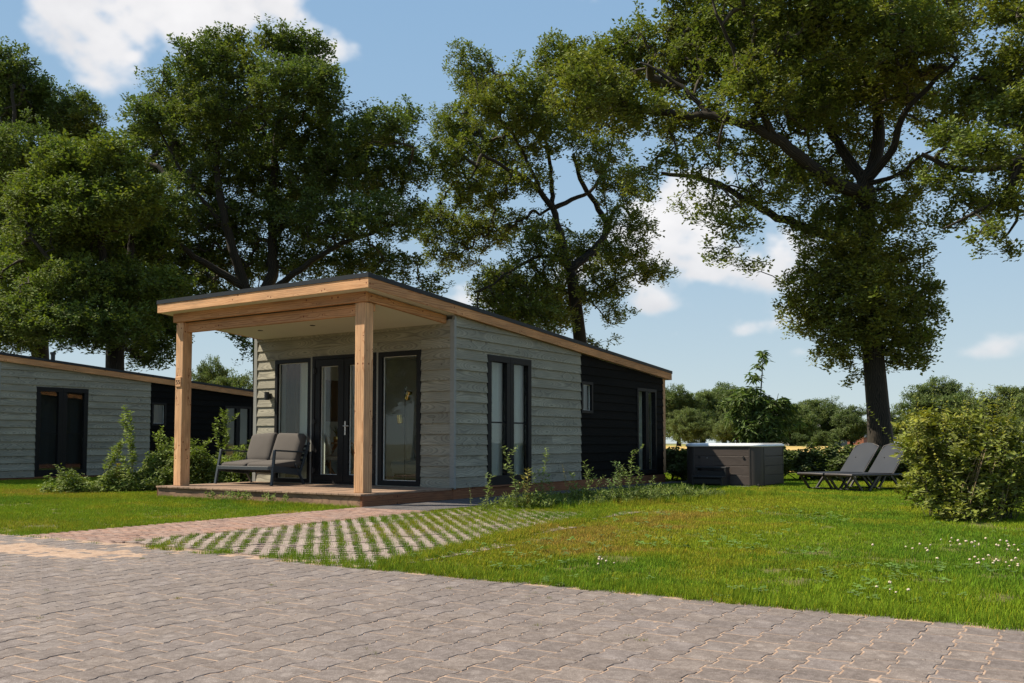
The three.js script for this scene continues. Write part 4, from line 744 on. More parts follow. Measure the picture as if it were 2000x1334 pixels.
// ---------------------------------------------------------------- sun loungers
M.sling = std({ name: 'grey_sling_mesh', color: lin(0.028, 0.033, 0.043), roughness: 0.7, specularIntensity: 0.4 });
M.loungerFrame = std({ name: 'brown_grey_resin', color: lin(0.022, 0.018, 0.019), roughness: 0.42 });
{
  // local: x from the foot end to the head, z to the far side
  const t = thing('sun_lounger', 'nearer of the two dark sun loungers, half hidden by the bush', 'sun lounger', [4.26, 0, -8.25], Math.atan2(0.896, 0.443), 'sun loungers on the lawn');
  const w = 0.64, y = 0.31, pivot = 1.2, tilt = 0.86, bl = 0.78;
  const side = (z) => rod([[0.02, y - 0.02, z], [0.06, y, z], [0.5, y - 0.005, z], [pivot, y - 0.01, z], [1.86, y - 0.012, z]], 0.024, 10);
  mesh('side_rail', side(0.03), M.loungerFrame, t); mesh('side_rail', side(w - 0.03), M.loungerFrame, t);
  mesh('foot_bar', rod([[0.03, y - 0.005, 0.0], [0.02, y, w * 0.5], [0.03, y - 0.005, w]], 0.03, 10), M.loungerFrame, t);
  for (const z of [0.03, w - 0.03]) for (const [a, b] of [[0.06, 0.32], [0.78, 0.5], [1.12, 1.42], [1.74, 1.5]]) mesh('leg', bar([a, y - 0.02, z], [b, 0.004, z], 0.032, 0.045), M.loungerFrame, t);
  for (const x of [0.32, 0.5, 1.42, 1.5]) mesh('cross_bar', rod([[x, 0.02, 0.03], [x, 0.02, w - 0.03]], 0.011, 6), M.loungerFrame, t);
  const sheet = (fn, nu, nv) => { const g = new THREE.PlaneGeometry(1, 1, nu, nv), P = g.attributes.position; for (let i = 0; i < P.count; i++) { const v = fn(P.getX(i) + 0.5, P.getY(i) + 0.5); P.setXYZ(i, ...v); } const q = g.clone(), Q = q.attributes.position; g.computeVertexNormals(); for (let i = 0; i < Q.count; i++) Q.setXYZ(i, Q.getX(i) - g.attributes.normal.getX(i) * 0.012, Q.getY(i) - g.attributes.normal.getY(i) * 0.012, Q.getZ(i) - g.attributes.normal.getZ(i) * 0.012); q.computeVertexNormals(); const m = merged([g, q]), U = m.attributes.uv; for (let i = 0; i < U.count; i++) U.setXY(i, U.getX(i) * 1.2, U.getY(i) * 0.6); return m; };
  mesh('seat_sling', sheet((u, v) => [0.05 + u * (pivot - 0.05), y + 0.012 - 0.03 * Math.sin(v * Math.PI) * Math.sin(u * Math.PI), 0.045 + v * (w - 0.09)], 14, 8), M.sling, t);
  mesh('back_sling', sheet((u, v) => { const s = u * bl, c = 0.035 * Math.sin(v * Math.PI) * Math.sin(Math.min(1, u * 1.15) * Math.PI), top = 1 - 0.12 * u * u * (2 * v - 1) ** 2; return [pivot + Math.cos(tilt) * s + c, y + 0.01 + Math.sin(tilt) * s * top - c * 0.7, 0.04 + v * (w - 0.08)]; }, 14, 10), M.sling, t);
  for (const z of [0.035, w - 0.035]) mesh('back_rail', rod([[pivot, y, z], [pivot + Math.cos(tilt) * bl * 0.95, y + Math.sin(tilt) * bl * 0.9, z]], 0.016, 8), M.loungerFrame, t);
  mesh('back_rail', rod([[pivot + Math.cos(tilt) * bl * 0.95, y + Math.sin(tilt) * bl * 0.9, 0.035], [pivot + Math.cos(tilt) * bl, y + Math.sin(tilt) * bl * 0.985, w * 0.3], [pivot + Math.cos(tilt) * bl, y + Math.sin(tilt) * bl * 0.985, w * 0.7], [pivot + Math.cos(tilt) * bl * 0.95, y + Math.sin(tilt) * bl * 0.9, w - 0.035]], 0.016, 8), M.loungerFrame, t);
  mesh('prop', rod([[pivot + Math.cos(tilt) * bl * 0.55, y + Math.sin(tilt) * bl * 0.55 - 0.01, w * 0.3], [1.7, y - 0.01, w * 0.3]], 0.012, 6), M.loungerFrame, t);
  mesh('prop_bar', rod([[1.7, y - 0.012, 0.03], [1.7, y - 0.012, w - 0.03]], 0.012, 6), M.loungerFrame, t);
  copy(t, 'farther of the two dark sun loungers, nearer the hot tub', [3.64, 0, -8.56]);
}

// ---------------------------------------------------------------- things seen through the glass
{
  const wavy = (w, h, n, amp, seed) => { const g = new THREE.PlaneGeometry(w, h, n, 3), P = g.attributes.position; for (let i = 0; i < P.count; i++) { const x = P.getX(i); P.setZ(i, amp * Math.sin((x / w) * n * 0.9 + fbm(x * 5, 1, seed) * 3)); } g.computeVertexNormals(); const b = g.clone().translate(0, 0, -0.006); return merged([g, b]); };
  const brown = std({ name: 'brown_curtain', color: lin(0.10, 0.065, 0.04), roughness: 0.95 }), net = new THREE.MeshPhysicalMaterial({ name: 'sheer_curtain', color: lin(0.8, 0.8, 0.77), roughness: 1, transmission: 0.4, thickness: 0, side: THREE.DoubleSide });
  const hang = (name, label, mat, x, z, w, h, turn, seed) => { const c = thing(name, label, 'curtain', [x, 0.2 + h / 2, z], turn, 'curtains'); mesh('cloth', wavy(w, h, w < 0.4 ? 64 : 36, w < 0.4 ? 0.045 : 0.022, seed), mat, c); mesh('rail', rod([[-w / 2 - 0.04, h / 2 + 0.01, 0], [w / 2 + 0.04, h / 2 + 0.01, 0]], 0.01, 8), M.blackPlastic, c); };
  hang('brown_curtain', 'narrow brown curtain behind the window next to the wall lamp', brown, -3.93, -2.33, 0.28, 2.3, 0, 1);
  hang('white_blind', 'pale blind behind the window next to the wall lamp', net, -3.62, -2.42, 0.9, 2.3, 0, 8);
  hang('white_curtain', 'white curtain in the front leaf of the long side window', net, -0.21, -3.66, 0.32, 2.2, Math.PI / 2, 3);
  hang('white_curtain', 'white curtain in the rear leaf of the long side window', net, -0.21, -4.4, 0.32, 2.2, Math.PI / 2, 4);
  hang('dark_curtain', 'dark curtain closed behind the neighbouring cabin\'s glass doors', std({ name: 'charcoal_curtain', color: lin(0.03, 0.03, 0.032), roughness: 0.95 }), -13.9, -3.5, 1.7, 2.2, Math.PI / 2, 9);
  hang('white_curtain', 'white curtain in the narrow window at the black end', net, -0.22, -9.72, 0.46, 1.9, Math.PI / 2, 6);
  const oak = std({ name: 'oak_furniture', map: larchTex.map, color: lin(0.8, 0.72, 0.6), roughness: 0.6 }), grey = std({ name: 'beige_upholstery', color: lin(0.36, 0.33, 0.29), roughness: 0.95 }), brass = std({ name: 'brass', color: lin(0.75, 0.5, 0.16), roughness: 0.25, metalness: 1 });
  const tb = thing('dining_table', 'oak dining table with crossed legs behind the glass door', 'table', [-3.75, 0.173, -3.55]);
  mesh('table_top', box(-0.7, 0.55, 0.71, 0.75, -0.42, 0.42, 0.006, 'x'), oak, tb);
  for (const x of [-0.5, 0.36]) { mesh('leg', bar([x, 0, -0.3], [x, 0.71, 0.28], 0.05, 0.05), oak, tb); mesh('leg', bar([x, 0, 0.3], [x, 0.71, -0.28], 0.048, 0.048), oak, tb); }
  const ch = thing('dining_chair', 'shell dining chair with wooden legs behind the glass door', 'chair', [-3.55, 0.173, -2.95], Math.PI);
  mesh('seat', cushion(0.46, 0.08, 0.44, 0.1, 3, 10).translate(0, 0.45, 0), grey, ch); mesh('backrest', cushion(0.46, 0.36, 0.07, 0.2, 4, 10).rotateX(-0.2).translate(0, 0.68, -0.22), grey, ch);
  for (const sx of [-1, 1]) for (const sz of [-1, 1]) mesh('leg', bar([sx * 0.24, 0, sz * 0.22], [sx * 0.13, 0.42, sz * 0.13], 0.026, 0.026), oak, ch);
  const pt = thing('potted_plant', 'small spiky pot plant on the dining table indoors', 'plant', [-3.72, 0.924, -3.3]);
  mesh('pot', new THREE.LatheGeometry([[0, 0], [0.055, 0], [0.07, 0.06], [0.062, 0.11], [0.056, 0.11], [0.05, 0.09], [0, 0.09]].map(([a, b]) => new THREE.Vector2(a, b)), 20), brass, pt);
  { const pos = [], nor = [], uv = [], col = [], R = mulberry(8); for (let i = 0; i < 46; i++) blade(0.16 + R() * 0.16, 0.006, 0.05 + R() * 0.15, R() * 6.28, 0.04, pos, nor, uv, col, [0.05, 0.09, 0.025]); const g = new THREE.BufferGeometry(); g.setAttribute('position', new THREE.Float32BufferAttribute(pos, 3)); g.setAttribute('normal', new THREE.Float32BufferAttribute(nor, 3)); g.setAttribute('uv', new THREE.Float32BufferAttribute(uv, 2)); g.setAttribute('color', new THREE.Float32BufferAttribute(col, 3)); g.translate(0, 0.09, 0); mesh('leaves', g, M.grass, pt); }
  const pic = thing('wall_panel', 'dark brown picture panel on the wall behind the door', 'picture', [-4.555, 1.35, -4.0], Math.PI / 2); mesh('panel', box(-0.3, 0.3, 0, 0.85, -0.012, 0.012, 0.004, 'y'), brown, pic);
  const fl = thing('floor_lamp', 'floor lamp with two brass spots behind the right window', 'lamp', [-1.62, 0.173, -2.85]);
  mesh('base', new THREE.CylinderGeometry(0.14, 0.15, 0.02, 24).translate(0, 0.01, 0), M.blackPlastic, fl); mesh('pole', rod([[0, 0.02, 0], [0, 1.75, 0]], 0.009), M.blackPlastic, fl);
  for (const [x, y, a] of [[0.09, 1.58, -0.4], [-0.1, 1.16, 0.15]]) { const s = part('spot', fl); mesh('arm', rod([[0, y + 0.06, 0], [x, y + 0.06, 0.02]], 0.007, 6), M.blackPlastic, s); mesh('shade', new THREE.CylinderGeometry(0.05, 0.05, 0.15, 20, 1, true).rotateZ(a).translate(x, y, 0.02), brass, s); }
  const sf = thing('indoor_sofa', 'beige sofa inside behind the right window', 'sofa', [-1.75, 0.173, -3.9], 0);
  mesh('seat', cushion(1.5, 0.3, 0.8, 0.05, 2, 14).translate(0, 0.28, 0.1), grey, sf); mesh('backrest', cushion(1.5, 0.6, 0.24, 0.1, 6, 14).translate(0, 0.62, -0.32), grey, sf); mesh('base', box(-0.7, 0.7, 0.0, 0.14, -0.35, 0.4, 0.01), M.blackPlastic, sf);
  const cu = thing('striped_cushion', 'red and white striped cushion on the indoor sofa', 'cushion', [-1.75, 0.80, -3.82], 0.3);
  mesh('cover', cushion(0.42, 0.4, 0.12, 0.4, 12, 12).rotateX(-0.3), std({ name: 'striped_cotton', map: texture(64, 64, (x, y) => (y % 16 < 7 ? [0.42, 0.10, 0.12] : [0.75, 0.7, 0.64])), roughness: 0.95 }), cu);
}

// ---------------------------------------------------------------- trees: where they stand, their limbs [thick end, thin end, points...] and leafy lobes [x, y, z, rx, ry, share] in metres
const TREES = {
  ivy_oak: { at: [3.61, 0, -16.31],
    limbs: [[0.315,0.204,0.03,0.0,-0.1,-0.1,1.79,-0.0,-0.23,3.16,0.08,-0.38,5.08,0.19,-0.44,6.72,0.28,-0.38,7.65,0.34],[0.212,0.068,-0.38,7.54,0.33,-1.0,7.52,0.83,-2.56,8.15,1.57,-3.33,8.6,1.89,-4.01,8.93,1.91,-4.94,9.21,1.63,-5.95,9.35,1.44,-7.24,9.58,1.25],[0.17,0.051,-0.44,6.31,0.26,-1.02,6.49,-0.03,-1.72,6.82,-0.51,-2.57,7.29,-0.89,-3.43,7.87,-1.05,-4.55,8.43,-1.12,-5.68,8.55,-1.11],[0.204,0.06,-0.38,7.61,0.33,-0.02,8.73,0.1,0.11,9.91,-0.03,0.31,11.31,0.05,0.4,12.89,0.34,0.38,13.98,0.7],[0.17,0.051,-0.41,7.65,0.34,-0.7,9.09,-0.58,-0.93,9.93,-1.14,-1.16,11.47,-1.45,-1.39,13.23,-1.65],[0.128,0.043,-0.3,7.75,0.34,-0.01,8.52,1.19,0.02,9.18,1.63,0.37,9.68,2.06,1.07,10.29,2.49],[0.076,0.025,-0.27,7.65,0.34,-0.09,7.74,1.34,0.22,7.98,2.16,0.6,8.21,2.57],[0.102,0.034,-3.33,8.6,1.89,-3.92,9.61,2.25,-4.52,10.58,2.71,-4.94,11.24,2.95],[0.085,0.025,-4.68,9.15,1.62,-5.56,10.04,1.48,-6.58,10.78,1.32]],
    lobes: [[-8.0,9.63,2.35,1.01,0.89,1],[-6.81,11.84,-1.23,0.88,0.74,1],[-5.7,11.81,-0.8,1.59,1.16,1],[-6.78,9.28,1.71,1.17,0.59,1],[-4.42,11.09,0.56,1.51,1.23,1],[-5.42,9.37,0.7,1.22,0.61,1],[-4.24,12.41,-0.18,1.56,0.85,1],[-2.78,12.44,-0.89,1.6,1.16,1],[-3.87,9.62,2.56,1.26,0.88,1],[-2.85,11.21,3.0,1.36,0.87,1],[-1.24,11.67,-1.18,1.76,1.32,1],[-2.33,9.48,0.79,1.35,0.68,1],[-0.65,10.36,-0.87,1.45,0.87,1],[-1.42,10.78,3.11,1.6,0.98,1],[-0.41,10.58,0.79,1.63,1.08,1],[1.0,13.58,-0.48,1.72,1.0,1],[0.32,10.92,1.94,1.29,1.03,1],[1.79,11.0,-1.79,1.2,0.82,1],[2.73,13.14,-1.44,1.04,1.04,1],[-1.98,12.21,3.04,1.61,0.74,1],[-3.72,12.07,3.06,1.61,0.74,1],[-4.78,13.26,0.44,1.38,0.69,1],[-0.95,8.87,-1.8,1.04,0.75,0.7],[-1.91,8.96,-2.09,1.06,0.68,0.6],[-0.42,7.68,-1.26,1.02,0.66,0.8],[0.88,7.57,-0.87,0.86,0.72,0.8],[0.5,7.8,1.35,0.79,0.53,0.6],[-2.79,7.93,-1.65,0.89,0.59,0.5],[0.66,9.56,-2.06,1.06,0.75,0.7],[1.06,8.82,1.91,0.77,0.52,0.7],[-3.17,9.34,-1.85,1.35,0.6,0.6],[-2.68,7.51,0.95,1.2,0.6,0.6],[-5.38,7.93,1.83,1.03,0.52,0.5],[-4.77,7.17,0.71,0.94,0.61,0.4],[-4.46,6.15,2.7,0.87,0.49,0.4],[-6.67,7.55,1.78,0.77,0.45,0.5],[-4.21,5.97,0.56,0.68,0.54,0.3],[-3.46,5.62,0.24,0.55,0.41,0.25],[-0.44,7.0,0.3,1.23,0.62,0.8],[-1.44,6.65,-0.02,1.11,0.62,0.8],[-1.13,5.82,0.63,1.21,0.74,1.3],[0.37,5.96,-0.06,1.11,0.69,1.1],[-1.64,5.03,0.49,1.08,0.68,1.3],[-0.74,4.81,0.97,1.19,0.8,1.4],[0.66,4.81,0.17,0.96,0.69,1.2],[-1.61,4.15,-0.07,0.97,0.55,1.1],[-1.07,3.91,0.72,1.07,0.6,1.3],[0.13,3.81,0.42,1.08,0.68,1.3],[1.16,4.42,-0.05,0.62,0.41,0.8],[-1.12,3.3,0.09,0.82,0.41,0.8],[0.65,3.19,-0.22,0.83,0.42,1],[-2.22,4.53,0.16,0.55,0.41,0.8],[1.07,3.71,0.11,0.55,0.34,0.8],[-0.46,2.64,-0.25,0.42,0.28,0.4]] },
  forked_oak: { at: [-8.49, 0, -21.47],
    limbs: [[0.319,0.228,0.0,-0.09,-0.13,-0.02,4.35,0.12,-0.16,5.73,0.2,-0.36,7.3,0.29],[0.19,0.053,-0.36,7.2,0.29,-0.63,7.99,0.33,-0.91,9.27,0.41,-1.2,10.06,0.45,-1.91,10.69,1.09,-2.88,11.09,1.71,-3.82,11.57,2.04],[0.19,0.068,-0.34,7.2,0.29,0.52,8.39,-0.14,1.07,9.36,-0.39,0.65,10.29,-0.44,0.16,11.03,-0.49,-0.23,12.43,-0.71],[0.099,0.03,-0.59,7.8,0.32,-1.53,7.93,1.13,-2.5,7.43,1.7,-3.44,6.68,2.06,-4.08,6.35,2.24],[0.106,0.03,-1.15,9.96,0.45,-1.18,11.59,0.04,-1.47,13.35,-0.36,-1.97,14.64,-0.49,-2.48,15.46,-0.44],[0.106,0.03,-1.11,9.87,0.44,-0.3,10.35,0.27,0.35,10.68,0.09,0.93,11.62,-0.06,1.35,12.88,-0.19],[0.091,0.023,1.07,9.36,-0.39,1.62,10.42,-0.93,2.08,10.11,-1.35,2.73,9.53,-1.58],[0.076,0.023,-1.51,10.38,0.77,-2.68,12.56,1.4,-3.64,13.64,1.66,-4.22,14.79,1.73]],
    lobes: [[-4.77,16.75,-1.26,0.73,0.52,0.5],[-4.15,15.79,-1.28,1.04,0.94,1],[-3.43,13.08,2.67,1.12,0.93,1],[-2.12,13.5,2.56,1.12,1.12,1],[-4.95,13.54,-0.89,1.13,1.03,1],[-3.5,12.57,-0.49,1.63,1.22,1],[-0.87,15.9,0.01,1.01,1.01,1],[-1.53,12.72,1.49,1.35,1.16,1],[0.12,15.38,0.27,1.2,1.2,1],[1.12,14.18,0.2,1.1,1.1,1],[-0.09,13.74,0.29,1.2,1.0,0.8],[-5.33,11.17,2.09,0.94,0.85,1],[-4.05,10.57,0.8,1.57,0.88,1],[-2.3,10.91,0.99,1.17,0.78,0.7],[-5.73,9.51,-0.61,0.91,0.91,1],[-3.94,9.59,-1.85,1.68,0.94,1],[-5.19,8.5,-1.71,1.25,0.73,0.8],[-1.89,9.32,0.21,1.19,0.6,0.5],[0.65,11.96,0.82,1.18,0.98,0.8],[1.34,10.37,1.54,1.15,0.77,0.7],[1.59,8.78,2.52,1.11,0.74,0.8],[1.4,7.66,2.49,1.11,0.65,1],[2.62,7.47,0.47,0.88,0.49,1],[0.79,6.77,1.1,1.06,0.77,1],[-2.3,6.82,0.82,1.56,1.17,1.3],[-1.55,5.53,1.69,1.14,0.85,1.2],[-3.07,5.78,1.21,1.15,0.77,1.2],[-0.01,8.39,-1.15,1.23,1.03,0.9],[-1.53,8.28,1.35,1.15,0.86,0.8],[-0.82,6.59,-1.55,1.24,1.04,1.1],[-3.48,6.93,0.15,0.89,0.69,1],[-2.68,5.76,-0.07,0.99,0.5,1],[1.13,5.75,1.42,0.76,0.48,0.6],[0.81,4.69,-1.36,0.82,0.41,0.4]] },
  broad_oak: { at: [-16.42, 0, -12.60],
    limbs: [[0.383,0.289,0.0,-0.18,-0.13,0.0,3.88,0.1,-0.07,5.69,0.21],[0.221,0.051,-0.07,5.33,0.19,-0.49,6.36,0.55,-1.03,8.26,0.96,-1.29,9.95,1.35,-1.35,11.67,1.55,-1.17,13.43,1.65],[0.238,0.051,-0.04,5.42,0.19,0.25,6.82,-0.03,0.23,8.33,-0.14,0.28,10.74,-0.1,0.45,12.58,0.0,0.93,14.38,0.21],[0.153,0.043,0.23,8.33,-0.14,1.37,9.55,-0.57,2.42,10.79,-0.9,3.52,11.98,-1.03,4.66,12.55,-1.0],[0.153,0.043,-0.0,5.69,0.21,1.46,6.77,1.27,2.98,7.52,1.92,4.41,7.94,2.34,5.43,8.45,2.37],[0.153,0.043,-0.49,6.36,0.55,-1.52,6.94,1.28,-2.53,7.69,1.93,-3.41,8.79,2.39,-4.01,9.92,2.65],[0.102,0.025,-1.03,8.26,0.96,-2.05,9.57,1.43,-2.85,10.91,1.71,-3.38,12.13,1.78],[0.102,0.025,1.37,9.55,-0.57,1.62,11.6,-1.06,1.73,13.64,-1.34,1.63,14.98,-1.26]],
    lobes: [[-1.72,13.76,2.14,1.04,0.86,1],[-1.38,15.01,0.49,0.91,0.64,1],[-0.55,13.53,1.39,1.06,0.88,1],[0.54,15.15,0.17,1.01,0.74,1],[1.44,14.83,0.03,0.92,0.83,1],[1.46,12.53,3.04,1.34,1.01,1],[2.69,12.26,3.32,0.75,0.91,1],[-3.61,13.79,-1.22,1.34,0.96,1],[-1.24,12.08,1.92,1.56,1.04,1],[-3.44,11.86,2.05,0.95,0.78,1],[-0.98,12.94,-2.16,1.77,1.18,1],[1.63,11.6,0.71,1.44,1.08,1],[-4.18,11.69,-1.33,1.72,1.24,1],[-1.62,10.71,0.63,1.8,1.08,1],[3.09,11.9,-0.22,1.11,0.93,1],[4.58,11.35,2.49,1.02,0.68,1],[5.13,12.73,-0.14,0.46,0.41,0.7],[-0.01,10.78,-1.56,1.92,1.15,1],[2.47,10.24,0.34,1.64,1.09,1],[3.93,10.77,-0.85,1.32,1.04,1],[5.11,10.85,-0.46,0.74,0.84,0.8],[-2.9,8.68,2.82,1.51,1.09,1],[-2.5,9.29,-1.03,1.89,1.13,1],[0.01,8.88,-0.12,1.84,0.92,1],[2.54,8.49,1.48,1.57,0.96,1],[4.5,8.14,2.98,1.17,0.83,1],[4.99,9.44,-1.63,0.67,0.77,0.8],[-4.5,7.82,0.48,1.26,0.99,1],[-3.37,7.55,-0.91,1.69,0.94,1],[-1.57,7.72,-1.8,1.73,0.87,1],[1.14,7.55,-0.89,1.69,0.75,1],[3.01,7.77,-2.03,1.36,0.68,1],[4.92,7.02,0.87,0.89,0.5,0.8],[5.88,6.79,-1.42,0.67,0.34,0.6],[-2.46,6.36,0.56,1.08,0.63,0.8],[-1.86,6.52,-2.19,1.17,0.68,0.6],[-4.65,6.19,-1.89,1.35,0.87,1],[-5.56,9.81,-1.56,1.34,1.15,1],[-6.55,8.77,-2.12,1.56,1.17,1],[-5.15,5.46,-0.81,1.12,0.75,1],[-0.03,4.49,2.64,0.67,0.37,0.4],[0.3,3.66,2.6,0.37,0.47,0.4]] },
  light_green_tree: { at: [-17.07, 0, -7.36],
    limbs: [[0.33,0.24,-0.03,-0.21,-0.12,-0.05,3.2,0.07,-0.06,4.47,0.15],[0.2,0.05,-0.06,4.32,0.14,-0.19,5.99,0.63,-0.34,7.67,0.93,-0.91,9.35,1.13],[0.2,0.05,-0.06,4.4,0.14,0.1,6.13,-0.16,0.27,7.79,-0.26,-0.06,9.57,-0.16],[0.13,0.04,-0.12,5.08,0.38,-0.77,5.58,1.21,-1.45,6.4,1.76,-2.0,7.13,1.9],[0.13,0.04,0.03,5.14,-0.02,0.43,6.24,-0.75,0.94,6.98,-1.11]],
    lobes: [[-0.85,9.21,1.58,1.07,0.69,1],[0.62,9.18,2.17,0.9,0.6,1],[-1.97,8.33,0.83,1.25,0.86,1],[-0.08,7.9,1.86,1.36,0.9,1],[1.28,7.95,2.26,0.89,0.82,1],[-1.67,7.08,0.73,1.41,0.86,1],[-1.08,7.4,-1.53,1.52,0.93,1],[0.47,7.46,-1.01,0.91,0.83,1],[-3.27,6.27,-0.92,1.16,0.83,1],[-0.67,5.54,1.43,1.37,0.84,1],[0.28,5.77,0.06,1.28,0.8,1],[1.83,5.58,1.19,0.69,0.61,1],[-1.93,4.6,1.6,1.06,0.68,1],[-0.58,4.26,1.87,1.2,0.67,1],[0.56,4.32,1.4,1.22,0.68,1],[0.59,4.71,-1.72,0.85,0.76,1],[0.42,3.82,-1.34,0.83,0.5,0.8]] },
  dark_oak: { at: [-29.02, 0, -11.42],
    limbs: [[0.45,0.3,0.3,-0.07,-0.13,0.3,3.99,0.1,0.26,5.7,0.2],[0.24,0.06,0.26,5.49,0.18,-0.13,8.26,0.34,-0.56,10.82,0.49,-0.77,13.39,0.64,-0.88,15.74,0.77],[0.2,0.06,0.26,5.59,0.19,0.7,8.36,-0.15,0.78,11.08,-0.5,0.58,13.77,-0.54],[0.16,0.05,0.09,6.98,0.27,-0.45,8.49,1.36,-1.35,9.6,2.02,-1.94,10.72,2.49]],
    lobes: [[-1.33,16.63,0.18,0.98,1.09,1],[-0.78,15.99,-0.47,1.1,0.99,1],[-2.03,15.21,-0.8,1.33,1.11,1],[-0.63,15.25,-1.56,1.36,1.02,1],[1.22,15.11,-0.51,1.1,0.88,1],[1.0,14.09,-1.52,1.13,0.9,1],[0.93,12.2,3.02,1.6,1.1,1],[-1.74,12.48,0.76,1.28,1.28,1],[0.27,12.77,-1.71,1.36,1.02,1],[-1.4,11.02,-0.27,1.74,1.31,1],[-3.91,10.9,-1.59,1.35,1.35,1],[1.52,9.91,2.45,1.42,1.01,1],[-1.32,8.66,0.53,1.7,1.17,1],[0.96,8.01,1.65,1.45,1.03,1],[-2.83,7.88,0.09,1.29,1.29,1],[-1.19,6.61,-0.14,1.51,0.97,1],[1.78,5.79,2.74,1.2,0.9,1],[-1.43,5.52,1.66,1.23,0.82,1],[0.05,4.94,1.3,1.04,0.52,1]] },
  overhanging_oak: { at: [9.86, 0, -15.67],
    limbs: [[0.5,0.35,-0.0,-0.01,-0.1,-0.06,2.81,0.07,-0.12,6.02,0.25],[0.2,0.05,-0.12,5.79,0.24,-1.69,6.86,0.6,-3.5,7.12,0.81,-4.4,6.91,0.8,-5.14,7.03,0.71,-5.66,7.31,0.63],[0.09,0.02,-3.67,7.09,0.81,-3.95,6.35,0.77,-4.67,5.88,0.84,-5.39,5.58,0.93],[0.09,0.02,-3.5,7.12,0.81,-3.46,6.63,0.19,-3.24,5.98,-0.05,-3.59,5.54,-0.18],[0.2,0.05,-0.12,5.91,0.24,-0.83,8.15,-0.13,-1.89,9.05,-0.28,-3.26,9.32,-0.36,-3.93,9.48,-0.45],[0.25,0.06,-0.12,5.91,0.24,0.23,8.55,0.4,0.35,10.85,0.53,0.23,12.58,0.63],[0.2,0.05,-0.12,5.91,0.24,1.77,7.56,-0.16,3.43,8.61,-0.4,4.8,9.16,-0.57],[0.14,0.04,0.23,9.7,0.46,-0.89,10.81,0.13,-2.18,11.37,-0.04,-3.37,11.14,-0.06]],
    lobes: [[-3.8,9.1,-0.75,0.73,0.55,1],[-3.01,9.75,-0.82,0.67,0.55,1],[-3.49,8.3,0.44,0.69,0.57,1],[-5.29,7.44,1.29,0.55,0.38,0.8],[-5.05,6.89,2.3,0.63,0.36,1],[-2.99,7.25,-0.33,0.59,0.47,1],[-5.01,6.8,0.41,0.52,0.34,0.7],[-3.86,6.52,-0.76,0.54,0.42,0.7],[-3.95,6.13,0.76,0.51,0.39,0.8],[-4.57,6.17,-0.82,0.42,0.3,0.6],[-4.49,5.36,1.12,0.44,0.28,0.6],[-2.93,5.47,-0.99,0.3,0.27,0.4],[-2.9,10.93,-0.39,0.6,0.42,1],[-4.09,10.63,0.86,0.45,0.23,0.8],[-2.68,10.0,0.33,0.93,0.7,1],[-1.87,8.82,-0.32,1.07,0.83,1],[-2.81,6.7,1.52,0.87,0.65,1],[-1.01,9.79,0.25,1.28,0.93,1],[-0.12,8.27,-0.84,1.22,0.97,1],[-0.44,10.08,1.42,1.43,0.99,1],[1.46,8.99,-0.79,1.46,1.1,1],[2.55,9.42,-0.3,1.43,1.07,1],[3.42,7.83,-1.02,1.35,0.98,1],[2.66,8.09,1.03,1.12,0.89,1],[-0.93,11.25,2.18,1.49,0.85,1],[-0.98,11.91,-0.61,1.22,0.73,1],[2.93,11.43,-0.66,1.34,0.97,1]] },
};
function leafShape(len, wid, fold, out, m, c, round = 0.42) {       // a folded leaf of four triangles along +x, moved by matrix m
  const P = [[0, 0, 0], [len * round, fold, wid / 2], [len, 0, 0], [len * round, fold, -wid / 2], [len * round, 0, 0]].map((p) => V3(...p).applyMatrix4(m));
  for (const [a, b, d] of [[0, 1, 4], [4, 1, 2], [0, 4, 3], [4, 2, 3]]) {
    const n = V3().crossVectors(V3().subVectors(P[b], P[a]), V3().subVectors(P[d], P[a])).normalize();
    for (const k of [a, b, d]) { out.pos.push(P[k].x, P[k].y, P[k].z); out.nor.push(n.x, n.y, n.z); out.uv.push(0, 0); out.col.push(...c); }
  }
}
const sink = () => ({ pos: [], nor: [], uv: [], col: [] });
function fromSink(o) { const g = new THREE.BufferGeometry(); g.setAttribute('position', new THREE.Float32BufferAttribute(o.pos, 3)); g.setAttribute('normal', new THREE.Float32BufferAttribute(o.nor, 3)); g.setAttribute('uv', new THREE.Float32BufferAttribute(o.uv, 2)); g.setAttribute('color', new THREE.Float32BufferAttribute(o.col, 3)); return g; }
function sprig(seed, n, len, wid, spread, droop = 0, vary = 0.3, round = 0.5) {   // leaves round a short twig
  const R = mulberry(seed), o = sink(), m = new THREE.Matrix4(), q = new THREE.Quaternion(), e = new THREE.Euler();
  for (let i = 0; i < n; i++) {
    const k = 0.7 + 0.6 * R(), t = i / n, v = 1 - vary / 2 + vary * R(), warm = 1 + 0.25 * (R() - 0.3);
    q.setFromEuler(e.set((R() - 0.5) * 1.2, i * 2.4 + R(), (R() - 0.35) * 1.3 - droop, 'YXZ'));
    m.compose(V3((R() - 0.5) * spread, (t - 0.4) * spread * 0.9, (R() - 0.5) * spread), q, V3(k, k, k));
    leafShape(len, wid, len * 0.1, o, m, [v * warm, v, v * 0.9], round);
  }
  return fromSink(o);
}
const barkTex = texture(512, 512, (x, y) => { const u = x / 512, v = y / 512, w = pn(u * 6, v * 5, 6, 7) * 0.16, r = Math.abs(((u * 14 + w * 9 + 0.9 * pn(u * 12, v * 6, 12, 8)) % 1) - 0.5) * 2, c = pn(u * 40, v * 40, 40, 9), f = clamp(r * 1.3 - 0.15) * (0.75 + 0.5 * c); return [0.09 + 0.15 * f, 0.08 + 0.13 * f, 0.066 + 0.105 * f]; });
M.bark = std({ name: 'oak_bark', map: barkTex, bumpMap: barkTex, bumpScale: 0.008, roughness: 0.95 });
M.twig = std({ name: 'twig_bark', color: lin(0.05, 0.042, 0.032), roughness: 0.95 });

